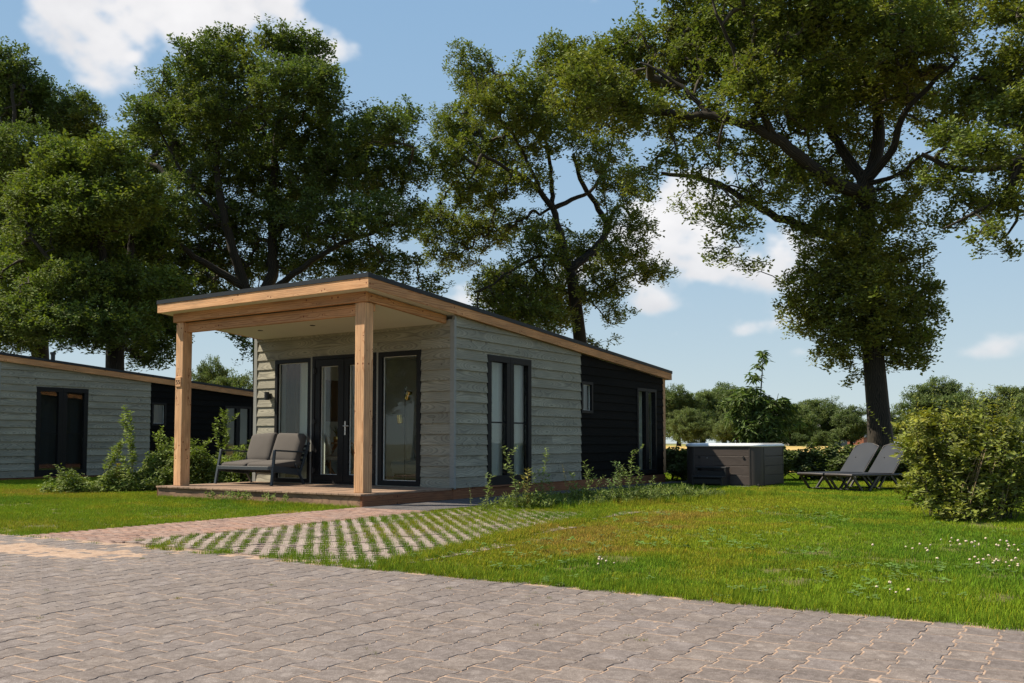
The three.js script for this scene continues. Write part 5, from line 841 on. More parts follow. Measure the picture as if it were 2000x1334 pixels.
// grows a tree: its limbs are given, every leafy lobe is filled with twig ends that reach for the nearest wood
function growTree(tree, spec, o) {
  const R = mulberry(o.seed), N = [], limbGeo = [];                 // nodes: x, y, z, parent, limb radius, tips below
  const nearest = (x, y, z) => { let b = 0, bd = 1e9; for (let i = 0; i < N.length; i++) { const n = N[i], dx = n.x - x, dy = n.y - y, dz = n.z - z, d = dx * dx + dy * dy + dz * dz + (n.pen ?? 0); if (d < bd) { bd = d; b = i; } } return [b, Math.sqrt(bd)]; };
  spec.limbs.forEach((l, li) => {
    const [r0, r1, ...c] = l, pts = []; for (let i = 0; i < c.length; i += 3) pts.push(V3(c[i], Math.max(c[i + 1], li ? c[i + 1] : -0.1), c[i + 2]));
    let par = -1; if (li) { par = nearest(pts[0].x, pts[0].y, pts[0].z)[0]; pts[0].set(N[par].x, N[par].y, N[par].z); }
    const curve = new THREE.CatmullRomCurve3(pts, false, 'centripetal'), len = curve.getLength(), n = Math.max(3, Math.round(len / (o.step ?? 0.28)));
    const P = curve.getSpacedPoints(n).map((p, i) => (i && li ? p.add(V3((R() - 0.5), (R() - 0.5), (R() - 0.5)).multiplyScalar(0.07 * (o.gnarl ?? 1))) : p)), rad = P.map((p, i) => { const t = i / n; return mix(r0, r1, Math.pow(t, 0.8)) * (li === 0 ? 1 + 0.55 * Math.exp(-p.y * 1.6) : 1); });
    P.forEach((p, i) => { if (i === 0 && li) return; N.push({ x: p.x, y: p.y, z: p.z, par: i === 0 ? -1 : i === 1 && li ? par : N.length - 1, r: rad[i], tips: 0, limb: true, pen: li === 0 ? o.trunkPenalty ?? 0.6 : 0 }); });
    const ph = R() * 9;
    limbGeo.push(tube(P, rad.map((r, i) => (r > 0.12 ? (a) => r * (1 + 0.07 * Math.sin(a * 3 + ph + i * 0.1) + 0.05 * Math.sin(a * 7 + ph * 2 + i * 0.25)) : r)), r0 > 0.3 ? 20 : r0 > 0.12 ? 12 : 8));
  });
  const tips = [], tot = spec.lobes.reduce((s, b) => s + b[3] * b[4] * b[5], 0);
  for (const [x, y, z, rx, ry, w] of spec.lobes) {
    const n = Math.max(2, Math.round(o.tips * rx * ry * w / tot));
    for (let i = 0; i < n; i++) { const a = R() * 6.283, c = 2 * R() - 1, s = Math.sqrt(1 - c * c), k = Math.pow(R(), 0.42) * (0.9 + 0.25 * R()) * (R() < 0.1 ? 1.25 : 1); tips.push(V3(x + rx * k * s * Math.cos(a), y + ry * k * c, z + (rx + ry) * 0.55 * k * s * Math.sin(a))); }
  }
  const key = tips.map((p) => nearest(p.x, p.y, p.z)[1]), order = tips.map((_, i) => i).sort((a, b) => key[a] - key[b]), segs = [], ends = [];
  for (const i of order) {
    const p = tips[i]; let [b, d] = nearest(p.x, p.y, p.z);
    if (d < 0.12) { ends.push([p, b]); N[b].tips++; continue; }
    const a = N[b], A = V3(a.x, a.y, a.z), n = Math.max(2, Math.ceil(d / (o.seg ?? 0.33))), C = A.clone().lerp(p, 0.5).add(V3((R() - 0.5) * 0.25 * d, (0.16 + 0.1 * R()) * d * (o.arch ?? 1), (R() - 0.5) * 0.25 * d)); let par = b;
    for (let k = 1; k <= n; k++) { const t = k / n, x = (1 - t) * (1 - t) * A.x + 2 * t * (1 - t) * C.x + t * t * p.x, y = (1 - t) * (1 - t) * A.y + 2 * t * (1 - t) * C.y + t * t * p.y, z = (1 - t) * (1 - t) * A.z + 2 * t * (1 - t) * C.z + t * t * p.z, j = k < n ? 0.05 : 0; N.push({ x: x + (R() - 0.5) * j, y: y + (R() - 0.5) * j, z: z + (R() - 0.5) * j, par, r: 0, tips: 0 }); par = N.length - 1; }
    N[par].tips++; ends.push([p, par]);
  }
  for (let i = N.length - 1; i >= 0; i--) if (N[i].par >= 0) N[N[i].par].tips += N[i].tips;
  const k0 = o.twigRadius ?? 0.005, rad = (n) => n.limb ? n.r : Math.min(k0 * Math.pow(Math.max(1, n.tips), 0.47), 0.12);
  // twigs as open tapered prisms, merged
  const pos = [], nor = [], uv = [];
  const A = V3(), Bv = V3(), t = V3(), u = V3(), w = V3();
  for (const n of N) {
    if (n.limb || n.par < 0) continue;
    const p = N[n.par], r1 = rad(n), r0 = Math.min(rad(p), r1 * 1.5), S = r1 > 0.035 ? 6 : r1 > 0.016 ? 4 : 3;
    A.set(p.x, p.y, p.z); Bv.set(n.x, n.y, n.z); t.subVectors(Bv, A).normalize(); u.crossVectors(t, Math.abs(t.y) < 0.9 ? AX.y : AX.x).normalize(); w.crossVectors(t, u);
    for (let k = 0; k < S; k++) {
      const q = [k, k + 1].map((m) => { const a = (m / S) * 6.2832; return V3(u.x * Math.cos(a) + w.x * Math.sin(a), u.y * Math.cos(a) + w.y * Math.sin(a), u.z * Math.cos(a) + w.z * Math.sin(a)); });
      const a0 = [A, q[0], r0], a1 = [A, q[1], r0], b0 = [Bv, q[0], r1], b1 = [Bv, q[1], r1];
      for (const [c, d, r] of [a0, a1, b1, a0, b1, b0]) { pos.push(c.x + d.x * r, c.y + d.y * r, c.z + d.z * r); nor.push(d.x, d.y, d.z); uv.push(0, 0); }
    }
  }
  const tg = new THREE.BufferGeometry(); tg.setAttribute('position', new THREE.Float32BufferAttribute(pos, 3)); tg.setAttribute('normal', new THREE.Float32BufferAttribute(nor, 3)); tg.setAttribute('uv', new THREE.Float32BufferAttribute(uv, 2));
  mesh('trunk', merged(limbGeo), o.bark ?? M.bark, tree);
  if (pos.length) tag(mesh('branches', tg, M.twig, tree), null, null, null, 'stuff');
  // leaves
  const lists = o.sprigs.map(() => []), q = new THREE.Quaternion(), e = new THREE.Euler(), Rc = mulberry(o.seed + 1);
  const clumpTone = (p) => fbm3(p.x * 0.5 + 20, p.y * 0.5, p.z * 0.5, o.seed, 2);
  for (const [p, b] of ends) {
    const n = N[b], back = N[n.par] ?? n, tone = clumpTone(p), k = Math.round(o.perTip * (0.6 + 0.8 * R()));
    for (let i = 0; i < k; i++) {
      const s = R() < 0.35 ? R() : 0, g = o.spread, x = mix(p.x, back.x, s) + (R() + R() - 1) * g, y = mix(p.y, back.y, s) + (R() + R() - 1) * g * 0.8, z = mix(p.z, back.z, s) + (R() + R() - 1) * g, sc = o.scale * (0.75 + 0.5 * R());
      const v = 0.72 + 0.56 * R(), yel = clamp((tone - 0.48) * 3 + (R() - 0.5) * 0.8) * (o.yellow ?? 0.5);
      lists[Math.floor(R() * lists.length)].push([new THREE.Matrix4().compose(V3(x, y, z), q.setFromEuler(e.set((R() - 0.5) * 0.9, R() * 6.283, (R() - 0.5) * 0.9)), V3(sc, sc, sc)), lin(v * (1 + 0.9 * yel), v * (1 + 0.35 * yel), v * (1 - 0.3 * yel))]);
    }
  }
  o.sprigs.forEach((g, i) => instanced('crown', g, o.leaf, lists[i], tree));
  return lists.reduce((s, l) => s + l.length, 0);
}
const oakSprigs = [1, 2, 3].map((s) => sprig(s * 31, 10, 0.1, 0.056, 0.2));
M.oakLeaf = leafMat('oak_leaves', 0.125, 0.175, 0.02); M.oakLeafDark = leafMat('dark_oak_leaves', 0.088, 0.14, 0.02); M.lightLeaf = leafMat('light_green_leaves', 0.115, 0.175, 0.017);
const OAKS = [
  ['ivy_oak', 'oak_tree', 'big oak behind the loungers with bushy growth round its trunk', { seed: 1, tips: 6400, perTip: 3.4, spread: 0.22, scale: 1, leaf: M.oakLeaf, yellow: 0.45 }],
  ['forked_oak', 'oak_tree', 'open forked oak rising behind the middle of the cabin roof', { seed: 2, tips: 4800, perTip: 2.9, spread: 0.23, scale: 1.1, leaf: M.oakLeaf, yellow: 0.3 }],
  ['broad_oak', 'oak_tree', 'broad dense oak behind the cabin porch', { seed: 3, tips: 6000, perTip: 4, spread: 0.26, scale: 1.1, leaf: M.oakLeafDark, yellow: 0.45 }],
  ['light_green_tree', 'leafy_tree', 'lighter green tree behind the neighbouring cabin roof', { seed: 4, tips: 3600, perTip: 4, spread: 0.25, scale: 1.05, leaf: M.lightLeaf, yellow: 0.35 }],
  ['dark_oak', 'oak_tree', 'dark tall oak at the left edge of the picture', { seed: 5, tips: 4200, perTip: 3.8, spread: 0.28, scale: 1.2, leaf: M.oakLeafDark, yellow: 0.4 }],
  ['overhanging_oak', 'oak_tree', 'oak at the right edge whose branches hang into view', { seed: 6, tips: 4000, perTip: 3.2, spread: 0.22, scale: 1, leaf: M.oakLeaf, yellow: 0.35 }],
];
let nLeaf = 0;
for (const [key, name, label, o] of OAKS) {
  const t = thing(name, label, 'tree', TREES[key].at, YAW, 'large trees round the cabins');
  nLeaf += growTree(t, TREES[key], { sprigs: oakSprigs, ...o });
}
// trees across the road that the porch windows mirror
{
  const spec = (h, w, seed) => { const R = mulberry(seed), lobes = []; for (let i = 0; i < 16; i++) { const y = h * (0.35 + 0.6 * R()), k = Math.sqrt(Math.max(0.05, 1 - ((y / h - 0.62) / 0.42) ** 2)), a = R() * 6.28, r = w * 0.62 * k * Math.sqrt(R()); lobes.push([Math.cos(a) * r, y, Math.sin(a) * r, w * 0.36, w * 0.28, 1]); } return { limbs: [[w * 0.06, w * 0.035, 0, -0.05, 0, 0.05, h * 0.2, 0, 0, h * 0.42, 0.05], [w * 0.032, 0.03, 0, h * 0.4, 0.05, 0.2, h * 0.6, 0.1, 0.1, h * 0.88, 0], [w * 0.025, 0.03, 0, h * 0.36, 0.04, -w * 0.25, h * 0.55, 0.2, -w * 0.4, h * 0.7, 0.2], [w * 0.025, 0.03, 0, h * 0.38, 0.04, w * 0.25, h * 0.55, -0.2, w * 0.42, h * 0.66, -0.3]], lobes }; };
  const big = [5, 6].map((s) => sprig(s * 31, 10, 0.26, 0.15, 0.45));
  const proto = thing('roadside_tree', 'tree across the road mirrored in the porch glass, nearest the road', 'tree', [-13, 0, 21], 0, 'trees across the road');
  growTree(proto, spec(11, 5.2, 3), { seed: 41, tips: 420, perTip: 7, spread: 0.5, scale: 1, leaf: M.oakLeafDark, sprigs: big, seg: 0.8, step: 0.6, twigRadius: 0.014 });
  copy(proto, 'second tree across the road mirrored in the porch glass', [-20.5, 0, 22], 2.1); copy(proto, 'third tree across the road mirrored in the porch glass', [-8.2, 0, 27], 4.2);
  // far trees along the field
  const far = [7, 8].map((s) => sprig(s * 31, 16, 0.28, 0.17, 0.75));
  const protos = [[9.4, 6.6, 1.0], [8, 8, 0.9], [7.2, 5.4, 1.0]].map(([h, w], i) => { const t = thing('field_tree', 'far tree', 'tree', [0, 0, 0], 0, 'trees along the far side of the field'); growTree(t, spec(h, w, 11 + i), { seed: 51 + i, tips: 520, perTip: 7, spread: 0.55, scale: 0.9, leaf: leafMat('far_leaves_' + i, [0.085, 0.10, 0.08][i], [0.14, 0.155, 0.13][i], [0.028, 0.03, 0.026][i]), sprigs: far, seg: 1, step: 0.7, twigRadius: 0.02, yellow: 0.15 }); return t; });
  const spots = [[1325, 112, 1.05, 0, 'far tree just right of the cabin\'s rear corner'], [1372, 118, 1.12, 1, 'second far tree right of the cabin\'s rear corner'], [1415, 124, 1.2, 0, 'far tree showing above the left part of the hot tub'], [1462, 116, 0.95, 2, 'far tree behind the left of the young cherry'], [1545, 122, 0.95, 1, 'far tree behind the right of the young cherry'], [1592, 128, 1.1, 1, 'rounded far tree between the cherry and the big oak trunk'], [1628, 136, 0.95, 0, 'dark far tree left of the red brick farmhouse'], [1662, 122, 1.1, 2, 'far tree just left of the big oak trunk'], [1770, 128, 0.98, 2, 'far tree just right of the big oak trunk'], [1830, 120, 1.2, 0, 'tall far tree above the bush, right of the oak trunk'], [1897, 124, 1.16, 2, 'far tree above the middle of the bush'], [1972, 112, 1.1, 1, 'round far tree above the right of the bush'], [2050, 110, 1.1, 0, 'far tree at the right edge of the picture'],
    [1350, 104, 0.7, 1, 'low light far tree behind the hot tub\'s left corner'], [1440, 100, 0.62, 1, 'low far tree behind the hot tub'], [418, 78, 1.05, 0, 'tree seen under the porch roof above the neighbouring cabin'], [462, 60, 0.72, 1, 'smaller yellow-green tree seen under the porch roof'], [392, 70, 0.75, 2, 'small tree behind the left porch post'], [1610, 112, 0.36, 1, 'small round bush in front of the far tree line'], [1562, 116, 0.4, 2, 'small bush at the field edge right of the hot tub'], [1240, 120, 1.0, 2, 'far tree behind the cabin'], [1990, 96, 0.5, 1, 'low far bush behind the right end of the bush']];
  const usedProto = new Set();
  spots.forEach(([px, d, s, k, label], i) => {
    const lat = (px - 1000) / 1823.5 * d, x = camXZ[0] + fwd[0] * d + rgt[0] * lat, z = camXZ[1] + fwd[1] * d + rgt[1] * lat;
    const o = usedProto.has(k) ? copy(protos[k], label) : protos[k]; usedProto.add(k);
    o.userData.label = label; o.position.set(x, 0, z); o.rotation.y = i * 1.7; const size = s * (px < 1500 ? 0.7 : px > 1780 ? 0.74 : 0.66); px < 500 ? o.scale.set(0.42, { 418: 0.76, 462: 0.55, 392: 0.6 }[px], 0.42) : o.scale.setScalar(size);
  });
}
// young cherry tree with hanging leaves behind the hot tub
{
  const t = thing('young_cherry_tree', 'young fruit tree with drooping leaves behind the hot tub', 'tree', [1.55, 0, -12.6], YAW);
  const cs = [1, 2].map((s) => sprig(s * 17 + 3, 7, 0.17, 0.052, 0.12, 0.7, 0.35, 0.4));
  growTree(t, { limbs: [[0.045, 0.008, 0, -0.03, 0, 0.02, 0.8, 0, -0.02, 1.7, 0.03, 0.05, 2.5, 0, 0.1, 3.15, 0], [0.025, 0.006, 0, 0.9, 0, -0.35, 1.4, 0.2, -0.6, 2.05, 0.2], [0.025, 0.006, 0, 0.8, 0, 0.4, 1.3, -0.15, 0.62, 1.75, -0.2], [0.02, 0.006, 0, 1.1, 0, 0.2, 1.6, 0.3, 0.35, 2.1, 0.4]],
    lobes: [[-0.45, 2.0, 0.1, 0.3, 0.3, 1], [-0.2, 2.05, 0, 0.3, 0.25, 1.1], [0.3, 1.8, 0, 0.38, 0.28, 1.2], [0.66, 1.7, -0.1, 0.25, 0.22, 1], [-0.6, 1.6, 0, 0.22, 0.2, 0.8], [0, 1.45, 0.1, 0.5, 0.38, 1.5], [-0.3, 1.2, 0, 0.35, 0.4, 1], [0.35, 1.1, 0, 0.35, 0.4, 1], [-0.1, 2.5, 0, 0.16, 0.08, 0.25], [-0.08, 2.84, 0, 0.1, 0.06, 0.16], [0.1, 3.08, 0, 0.08, 0.08, 0.2], [-0.75, 1.85, 0.1, 0.16, 0.12, 0.5], [0.85, 1.45, 0, 0.16, 0.14, 0.5], [0.05, 0.75, 0, 0.35, 0.35, 0.8]] },
  { seed: 61, tips: 230, perTip: 3.4, spread: 0.09, scale: 1, leaf: leafMat('cherry_leaves', 0.085, 0.14, 0.02), sprigs: cs, seg: 0.15, step: 0.12, twigRadius: 0.003, gnarl: 0.3, arch: 0.4, trunkPenalty: 0, yellow: 0.3 });
}
// hedge shrubs along the wheat field
{
  const hs = [1, 2].map((s) => sprig(s * 19 + 5, 9, 0.085, 0.05, 0.13));
  const mk = (seed, label) => { const R = mulberry(seed), lobes = []; for (let i = 0; i < 9; i++) lobes.push([(R() - 0.5) * 1.5, 0.18 + R() * 0.5, (R() - 0.5) * 0.7, 0.3, 0.24, 1]); for (let i = 0; i < 4; i++) lobes.push([(R() - 0.5) * 1.5, 0.75 + R() * 0.2, (R() - 0.5) * 0.4, 0.1, 0.16, 0.6]); const t = thing('hedge_shrub', label, 'shrub', [0, 0, 0], 0, 'hedge shrubs along the field'); growTree(t, { limbs: [[0.02, 0.006, 0, -0.04, 0, 0.05, 0.3, 0.05, 0, 0.7, 0], [0.018, 0.005, 0.02, -0.02, 0, 0.3, 0.3, 0.1, 0.5, 0.6, 0.1], [0.018, 0.005, -0.02, -0.02, 0, -0.3, 0.3, -0.1, -0.55, 0.6, 0]], lobes }, { seed, tips: 300, perTip: 5, spread: 0.1, scale: 1, leaf: leafMat('hedge_leaves_' + seed, 0.075, 0.12, 0.018), sprigs: hs, seg: 0.15, step: 0.15, twigRadius: 0.003, gnarl: 0.4, trunkPenalty: 0, yellow: 0.5 }); return t; };
  const words = ['leftmost hedge shrub, beside the cabin\'s rear corner', 'hedge shrub behind the left of the hot tub', 'hedge shrub behind the right of the hot tub', 'hedge shrub just right of the hot tub', 'second hedge shrub right of the hot tub', 'third hedge shrub right of the hot tub', 'hedge shrub left of the loungers\' backrests', 'hedge shrub behind the loungers\' backrests', 'hedge shrub beside the big oak trunk', 'hedge shrub right of the big oak trunk', 'hedge shrub behind the bush', 'rightmost hedge shrub behind the bush'];
  const two = [71, 72].map((s, i) => mk(s, words[i]));
  words.forEach((label, i) => {
    const px = 1310 + i * 62, d = 22.6 + (i % 3) * 0.5 - (i > 7 ? 1.5 : 0), lat = (px - 1000) / 1823.5 * d, x = camXZ[0] + fwd[0] * d + rgt[0] * lat, z = camXZ[1] + fwd[1] * d + rgt[1] * lat;
    const o = i < 2 ? two[i] : copy(two[i % 2], label); o.position.set(x, 0, z); o.rotation.y = YAW + [0, 3.14, 0.4, 2.7][i % 4]; const s = 0.9 + 0.25 * hash2(i, 3, 5); o.scale.set(s, s * (0.6 + 0.25 * hash2(i, 4, 6)), s);
  });
}
// ---------------------------------------------------------------- leafy shoots and undergrowth between the cabins
function shoot(o, R, x, z, h, lean, { leaf = 0.11, wid = 0.05, gap = 0.028, from = 0.35, stem = 0.006, tone = [1, 1, 1], side = 0, y = 0, dir = null, per = 3 } = {}) {
  const a = R() * 6.28, P = [], d = dir ?? V3(0, 1, 0);
  for (let i = 0; i <= 6; i++) { const t = i / 6; P.push(V3(x + d.x * h * t + Math.cos(a) * lean * t * t * h, y + d.y * h * t + (dir ? 0.25 * h * t * t : 0), z + d.z * h * t + Math.sin(a) * lean * t * t * h)); }
  o.stems.push(tube(P, P.map((_, i) => stem * (1.1 - i / 7)), 5));
  const m = new THREE.Matrix4(), q = new THREE.Quaternion(), e = new THREE.Euler(), c = new THREE.CatmullRomCurve3(P), n = Math.max(2, Math.round(h * (1 - from) / gap));
  for (let i = 0; i < n; i++) for (let k = 0; k < per; k++) {
    const t = from + (1 - from) * (i + R() * 0.8) / n, p = c.getPoint(Math.min(1, t)), s = (0.6 + 0.6 * R()) * (1.1 - 0.3 * t), v = 0.75 + 0.5 * R();
    q.setFromEuler(e.set((R() - 0.5) * 0.9, i * 2.4 + k * 2.1 + R(), 0.1 + 0.7 * R() - (1 - t) * 0.3, 'YXZ')); m.compose(p, q, V3(s, s, s));
    leafShape(leaf, wid, leaf * 0.08, o, m, [v * tone[0], v * tone[1], v * tone[2]], 0.45);
  }
  for (let k = 0; k < side; k++) { const t = from + (0.9 - from) * (k + R()) / side, p = c.getPoint(t), b = R() * 6.28, w = V3(Math.cos(b) * 0.75, 0.6, Math.sin(b) * 0.75); shoot(o, R, p.x, p.z, h * (0.16 + 0.14 * R()), 0.1, { leaf: leaf * 0.9, wid, gap, from: 0.25, stem: stem * 0.5, tone, y: p.y, dir: w, per }); }
}
const shootSink = () => ({ ...sink(), stems: [] });
// ---------------------------------------------------------------- the big bush at the right
{
  const t = thing('bush', 'large sunlit bush with long shoots at the right of the lawn', 'bush', [7.38, 0, -2.75], YAW);
  const bs = [sprig(401, 9, 0.062, 0.032, 0.1, 0, 0.5), sprig(402, 9, 0.055, 0.03, 0.1, 0.2, 0.5), sprig(403, 6, 0.095, 0.05, 0.12, 0.5, 0.3)];
  growTree(t, { limbs: [[0.02, 0.006, 0.1, -0.04, 0, 0.05, 0.3, 0.1, -0.1, 0.8, 0.1, -0.2, 1.2, 0], [0.02, 0.006, 0.1, -0.03, 0, 0.3, 0.4, 0.2, 0.5, 0.9, 0.2], [0.02, 0.006, 0.1, -0.03, 0, -0.3, 0.35, 0.2, -0.6, 0.8, 0.2], [0.018, 0.005, 0.1, -0.03, 0, 0.5, 0.3, -0.2, 0.9, 0.7, -0.3], [0.018, 0.005, 0.1, -0.03, 0, 0.2, 0.5, -0.3, 0.3, 1.1, -0.3]],
    lobes: [[-0.5, 0.95, 0.1, 0.28, 0.25, 1], [-0.2, 1.1, 0, 0.3, 0.2, 1], [0.1, 1.1, -0.1, 0.3, 0.2, 1], [0.45, 1.0, 0, 0.33, 0.25, 1], [-0.45, 0.6, 0.2, 0.32, 0.3, 1.1], [0, 0.75, 0.3, 0.38, 0.3, 1.2], [0.45, 0.7, 0.2, 0.36, 0.3, 1.1], [0.85, 0.75, 0, 0.33, 0.28, 1], [-0.45, 0.25, 0.3, 0.3, 0.22, 1], [-0.05, 0.3, 0.45, 0.34, 0.26, 1.1], [0.35, 0.35, 0.35, 0.32, 0.28, 1], [0.8, 0.4, 0.1, 0.34, 0.3, 0.9], [1.1, 0.6, -0.2, 0.28, 0.26, 0.7], [0.3, 0.8, -0.5, 0.4, 0.35, 0.8], [-0.3, 0.8, -0.4, 0.35, 0.35, 0.7], [-0.1, 0.1, 0.55, 0.4, 0.1, 0.7],
      [-0.73, 0.85, 0.15, 0.09, 0.12, 0.3], [-0.55, 1.22, 0, 0.07, 0.09, 0.25], [0.2, 1.32, 0, 0.08, 0.1, 0.3], [0.62, 1.22, -0.1, 0.09, 0.1, 0.3], [0.95, 1.08, -0.1, 0.1, 0.1, 0.3], [-0.7, 0.5, 0.3, 0.1, 0.1, 0.3]] },
  { seed: 81, tips: 520, perTip: 3, spread: 0.075, scale: 1, leaf: leafMat('bush_leaves', 0.16, 0.205, 0.02), sprigs: bs, seg: 0.1, step: 0.1, twigRadius: 0.0016, gnarl: 0.35, trunkPenalty: 0, yellow: 0.45 });
  const R = mulberry(83), dry = [], up = shootSink();
  for (let i = 0; i < 170; i++) { const b = R() * 6.28, l = 0.1 + R() * 0.85, dv = V3(Math.cos(b) * l * 1.25 + 0.12, 1, Math.sin(b) * l * 0.8).normalize(); shoot(up, R, 0.1 + (R() - 0.5) * 0.9, 0.1 + (R() - 0.5) * 0.5, 0.45 + R() * 0.95, 0.2, { leaf: i % 9 === 0 ? 0.085 : 0.055, wid: i % 9 === 0 ? 0.042 : 0.026, gap: 0.03, from: 0.3, stem: 0.0035, dir: dv, per: 2, tone: i % 4 === 0 ? [1.5, 1.2, 0.8] : [1, 1, 1] }); }
  mesh('shoot_stems', merged(up.stems), M.twig, t); mesh('shoot_leaves', fromSink(up), leafMat('bush_shoot_leaves', 0.19, 0.235, 0.022), t);                                 // bare pale stems
  for (let i = 0; i < 16; i++) { const x = -0.35 + R() * 0.9, z = 0.3 + R() * 0.25, h = 0.35 + R() * 0.5, k = (R() - 0.3) * 0.45; dry.push(rod([[x, 0, z], [x + k * 0.4, h * 0.5, z + 0.06], [x + k, h, z + 0.08]], 0.0032, 5)); }
  mesh('bare_stems', merged(dry), std({ name: 'pale_bare_stems', color: lin(0.24, 0.17, 0.1), roughness: 0.9 }), t);
}
M.shootLeaf = leafMat('young_shoot_leaves', 0.165, 0.23, 0.02); M.weedLeaf = leafMat('weed_leaves', 0.15, 0.21, 0.04); M.stem = std({ name: 'green_brown_stems', color: lin(0.12, 0.11, 0.05), roughness: 0.9 });
function plant(name, label, cat, pos, group, build, mat = M.shootLeaf) { const t = thing(name, label, cat, pos, 0, group), o = shootSink(); build(o); mesh('stems', merged(o.stems), M.stem, t); mesh('leaves', fromSink(o), mat, t); return t; }
{
  const R = mulberry(501), G = 'young shrubs between the cabins';
  const many = (n, h0, h1, r, opt) => (o) => { for (let i = 0; i < n; i++) shoot(o, R, (R() - 0.5) * r * 2, (R() - 0.5) * r * 2, h0 + R() * (h1 - h0), 0.1 + R() * 0.25, opt); };
  plant('leafy_shrub', 'short leaning shrub on a bare stem near the neighbour\'s glass doors', 'shrub', [-6.95, -0.03, -0.45], G, (o) => { shoot(o, R, 0, 0, 0.98, 0.38, { from: 0.45, stem: 0.011, side: 4 }); shoot(o, R, 0.03, 0, 0.95, 0.3, { from: 0.5 }); shoot(o, R, -0.03, 0.02, 0.85, 0.45, { from: 0.5 }); });
  plant('leafy_shrub', 'small low shrub with yellow leaves beside the leaning shrub', 'shrub', [-6.78, -0.03, -0.55], G, (o) => { shoot(o, R, 0, 0, 0.55, 0.2, { from: 0.4, tone: [2.0, 1.15, 0.8] }); shoot(o, R, 0.04, 0, 0.42, 0.3, { from: 0.3 }); });
  plant('leafy_shrub', 'tall upright shoot left of the porch post', 'shrub', [-6.85, -0.03, -1.0], G, (o) => { shoot(o, R, 0, 0, 1.55, 0.12, { from: 0.32, stem: 0.009, side: 6 }); shoot(o, R, 0.04, 0.03, 1.4, 0.14, { from: 0.4 }); shoot(o, R, -0.05, 0, 0.85, 0.4, { from: 0.3 }); shoot(o, R, 0.05, -0.03, 0.7, 0.5, { from: 0.3 }); });
  plant('leafy_shrub', 'bushy shrub directly behind the left porch post', 'shrub', [-6.6, -0.03, -1.75], G, (o) => { many(5, 0.8, 1.5, 0.18, { from: 0.25, side: 4 })(o); many(8, 0.5, 0.95, 0.35, { from: 0.15, side: 2 })(o); });
  plant('leafy_shrub', 'shrub just right of the left porch post', 'shrub', [-6.3, -0.03, -2.0], G, (o) => { many(12, 0.55, 1.1, 0.4, { from: 0.12, side: 3 })(o); });
  plant('leafy_shrub', 'tall shrub beyond the arm of the porch sofa', 'shrub', [-6.42, -0.03, -2.85], G, (o) => { shoot(o, R, 0, 0, 1.62, 0.06, { from: 0.5, stem: 0.009, side: 5 }); shoot(o, R, 0.05, 0, 1.5, 0.08, { from: 0.5 }); shoot(o, R, -0.06, 0.02, 1.25, 0.3, { from: 0.5 }); many(4, 0.5, 0.8, 0.25)(o); });
  plant('leafy_shrub', 'low shrub behind the porch sofa', 'shrub', [-6.0, -0.03, -2.9], G, many(12, 0.5, 0.95, 0.4, { from: 0.15, side: 2 }));
  const under = [[1, 0.07, 0.036], [2, 0.055, 0.03]].map(([s, l, w]) => sprig(600 + s, 9, l, w, 0.11, 0.1, 0.45)), lists = [[], []], q = new THREE.Quaternion(), e = new THREE.Euler();
  for (let i = 0; i < 10000; i++) { const t = R(), x = -7.35 + t * 2.3 + (R() - 0.5) * 0.7, z = -0.15 - t * 3.2 + (R() + R() - 1) * 0.9 - 0.2, hm = 0.1 + 0.95 * sstep(0.25, 0.8, fbm(x * 2.2, z * 2.2, 7, 2)) * (0.45 + 0.6 * t); if (x > -4.85) continue; const y = R() * hm, s = 0.8 + 0.5 * R(), v = 0.7 + 0.6 * R(); lists[i & 1].push([new THREE.Matrix4().compose(V3(x, y, z), q.setFromEuler(e.set((R() - 0.5), R() * 6.28, (R() - 0.5))), V3(s, s, s)), lin(v, v, v * 0.9)]); }
  lists.forEach((l, i) => tag(instanced('undergrowth', under[i], leafMat('undergrowth_leaves_' + i, 0.125, 0.185, 0.02), l, scene), ['low leafy undergrowth beside the deck under the shrubs', 'finer low undergrowth mixed in beside the deck'][i], 'undergrowth', 'undergrowth', 'stuff'));
  // tall weeds along the tile path
  const W = 'tall weeds along the long side of the cabin';
  const spots = [[1.97, 0.06, 0.34, 'single thin weed stalk at the front corner of the grey wall'], [1.91, -0.37, 0.50, 'bushy weed below the corner of the grey wall'], [2.09, -0.86, 0.90, 'tallest broad-leaved weed in front of the long side window'], [2.15, -1.04, 0.58, 'reddish seed-headed weed beside the tallest weed'], [2.19, -1.32, 0.81, 'tall slim weed right of the long side window'], [2.25, -1.50, 0.50, 'lower leafy weed right of the slim weed'], [2.27, -1.92, 0.62, 'thin dry weed stalk below the grey and black seam'], [2.33, -2.11, 0.50, 'leafy weed in front of the black wall\'s start'], [2.41, -2.32, 0.67, 'weed with drooping tip before the black wall'], [2.57, -2.72, 0.63, 'branching grey-green weed before the black wall'], [2.55, -3.01, 0.54, 'short weed beside the branching weed'], [2.63, -3.23, 0.83, 'tall weed with a pointed tip before the black wall'], [2.81, -3.34, 0.56, 'slim weed next to the pointed weed'], [3.01, -3.17, 0.43, 'low weed at the end of the weed row']];
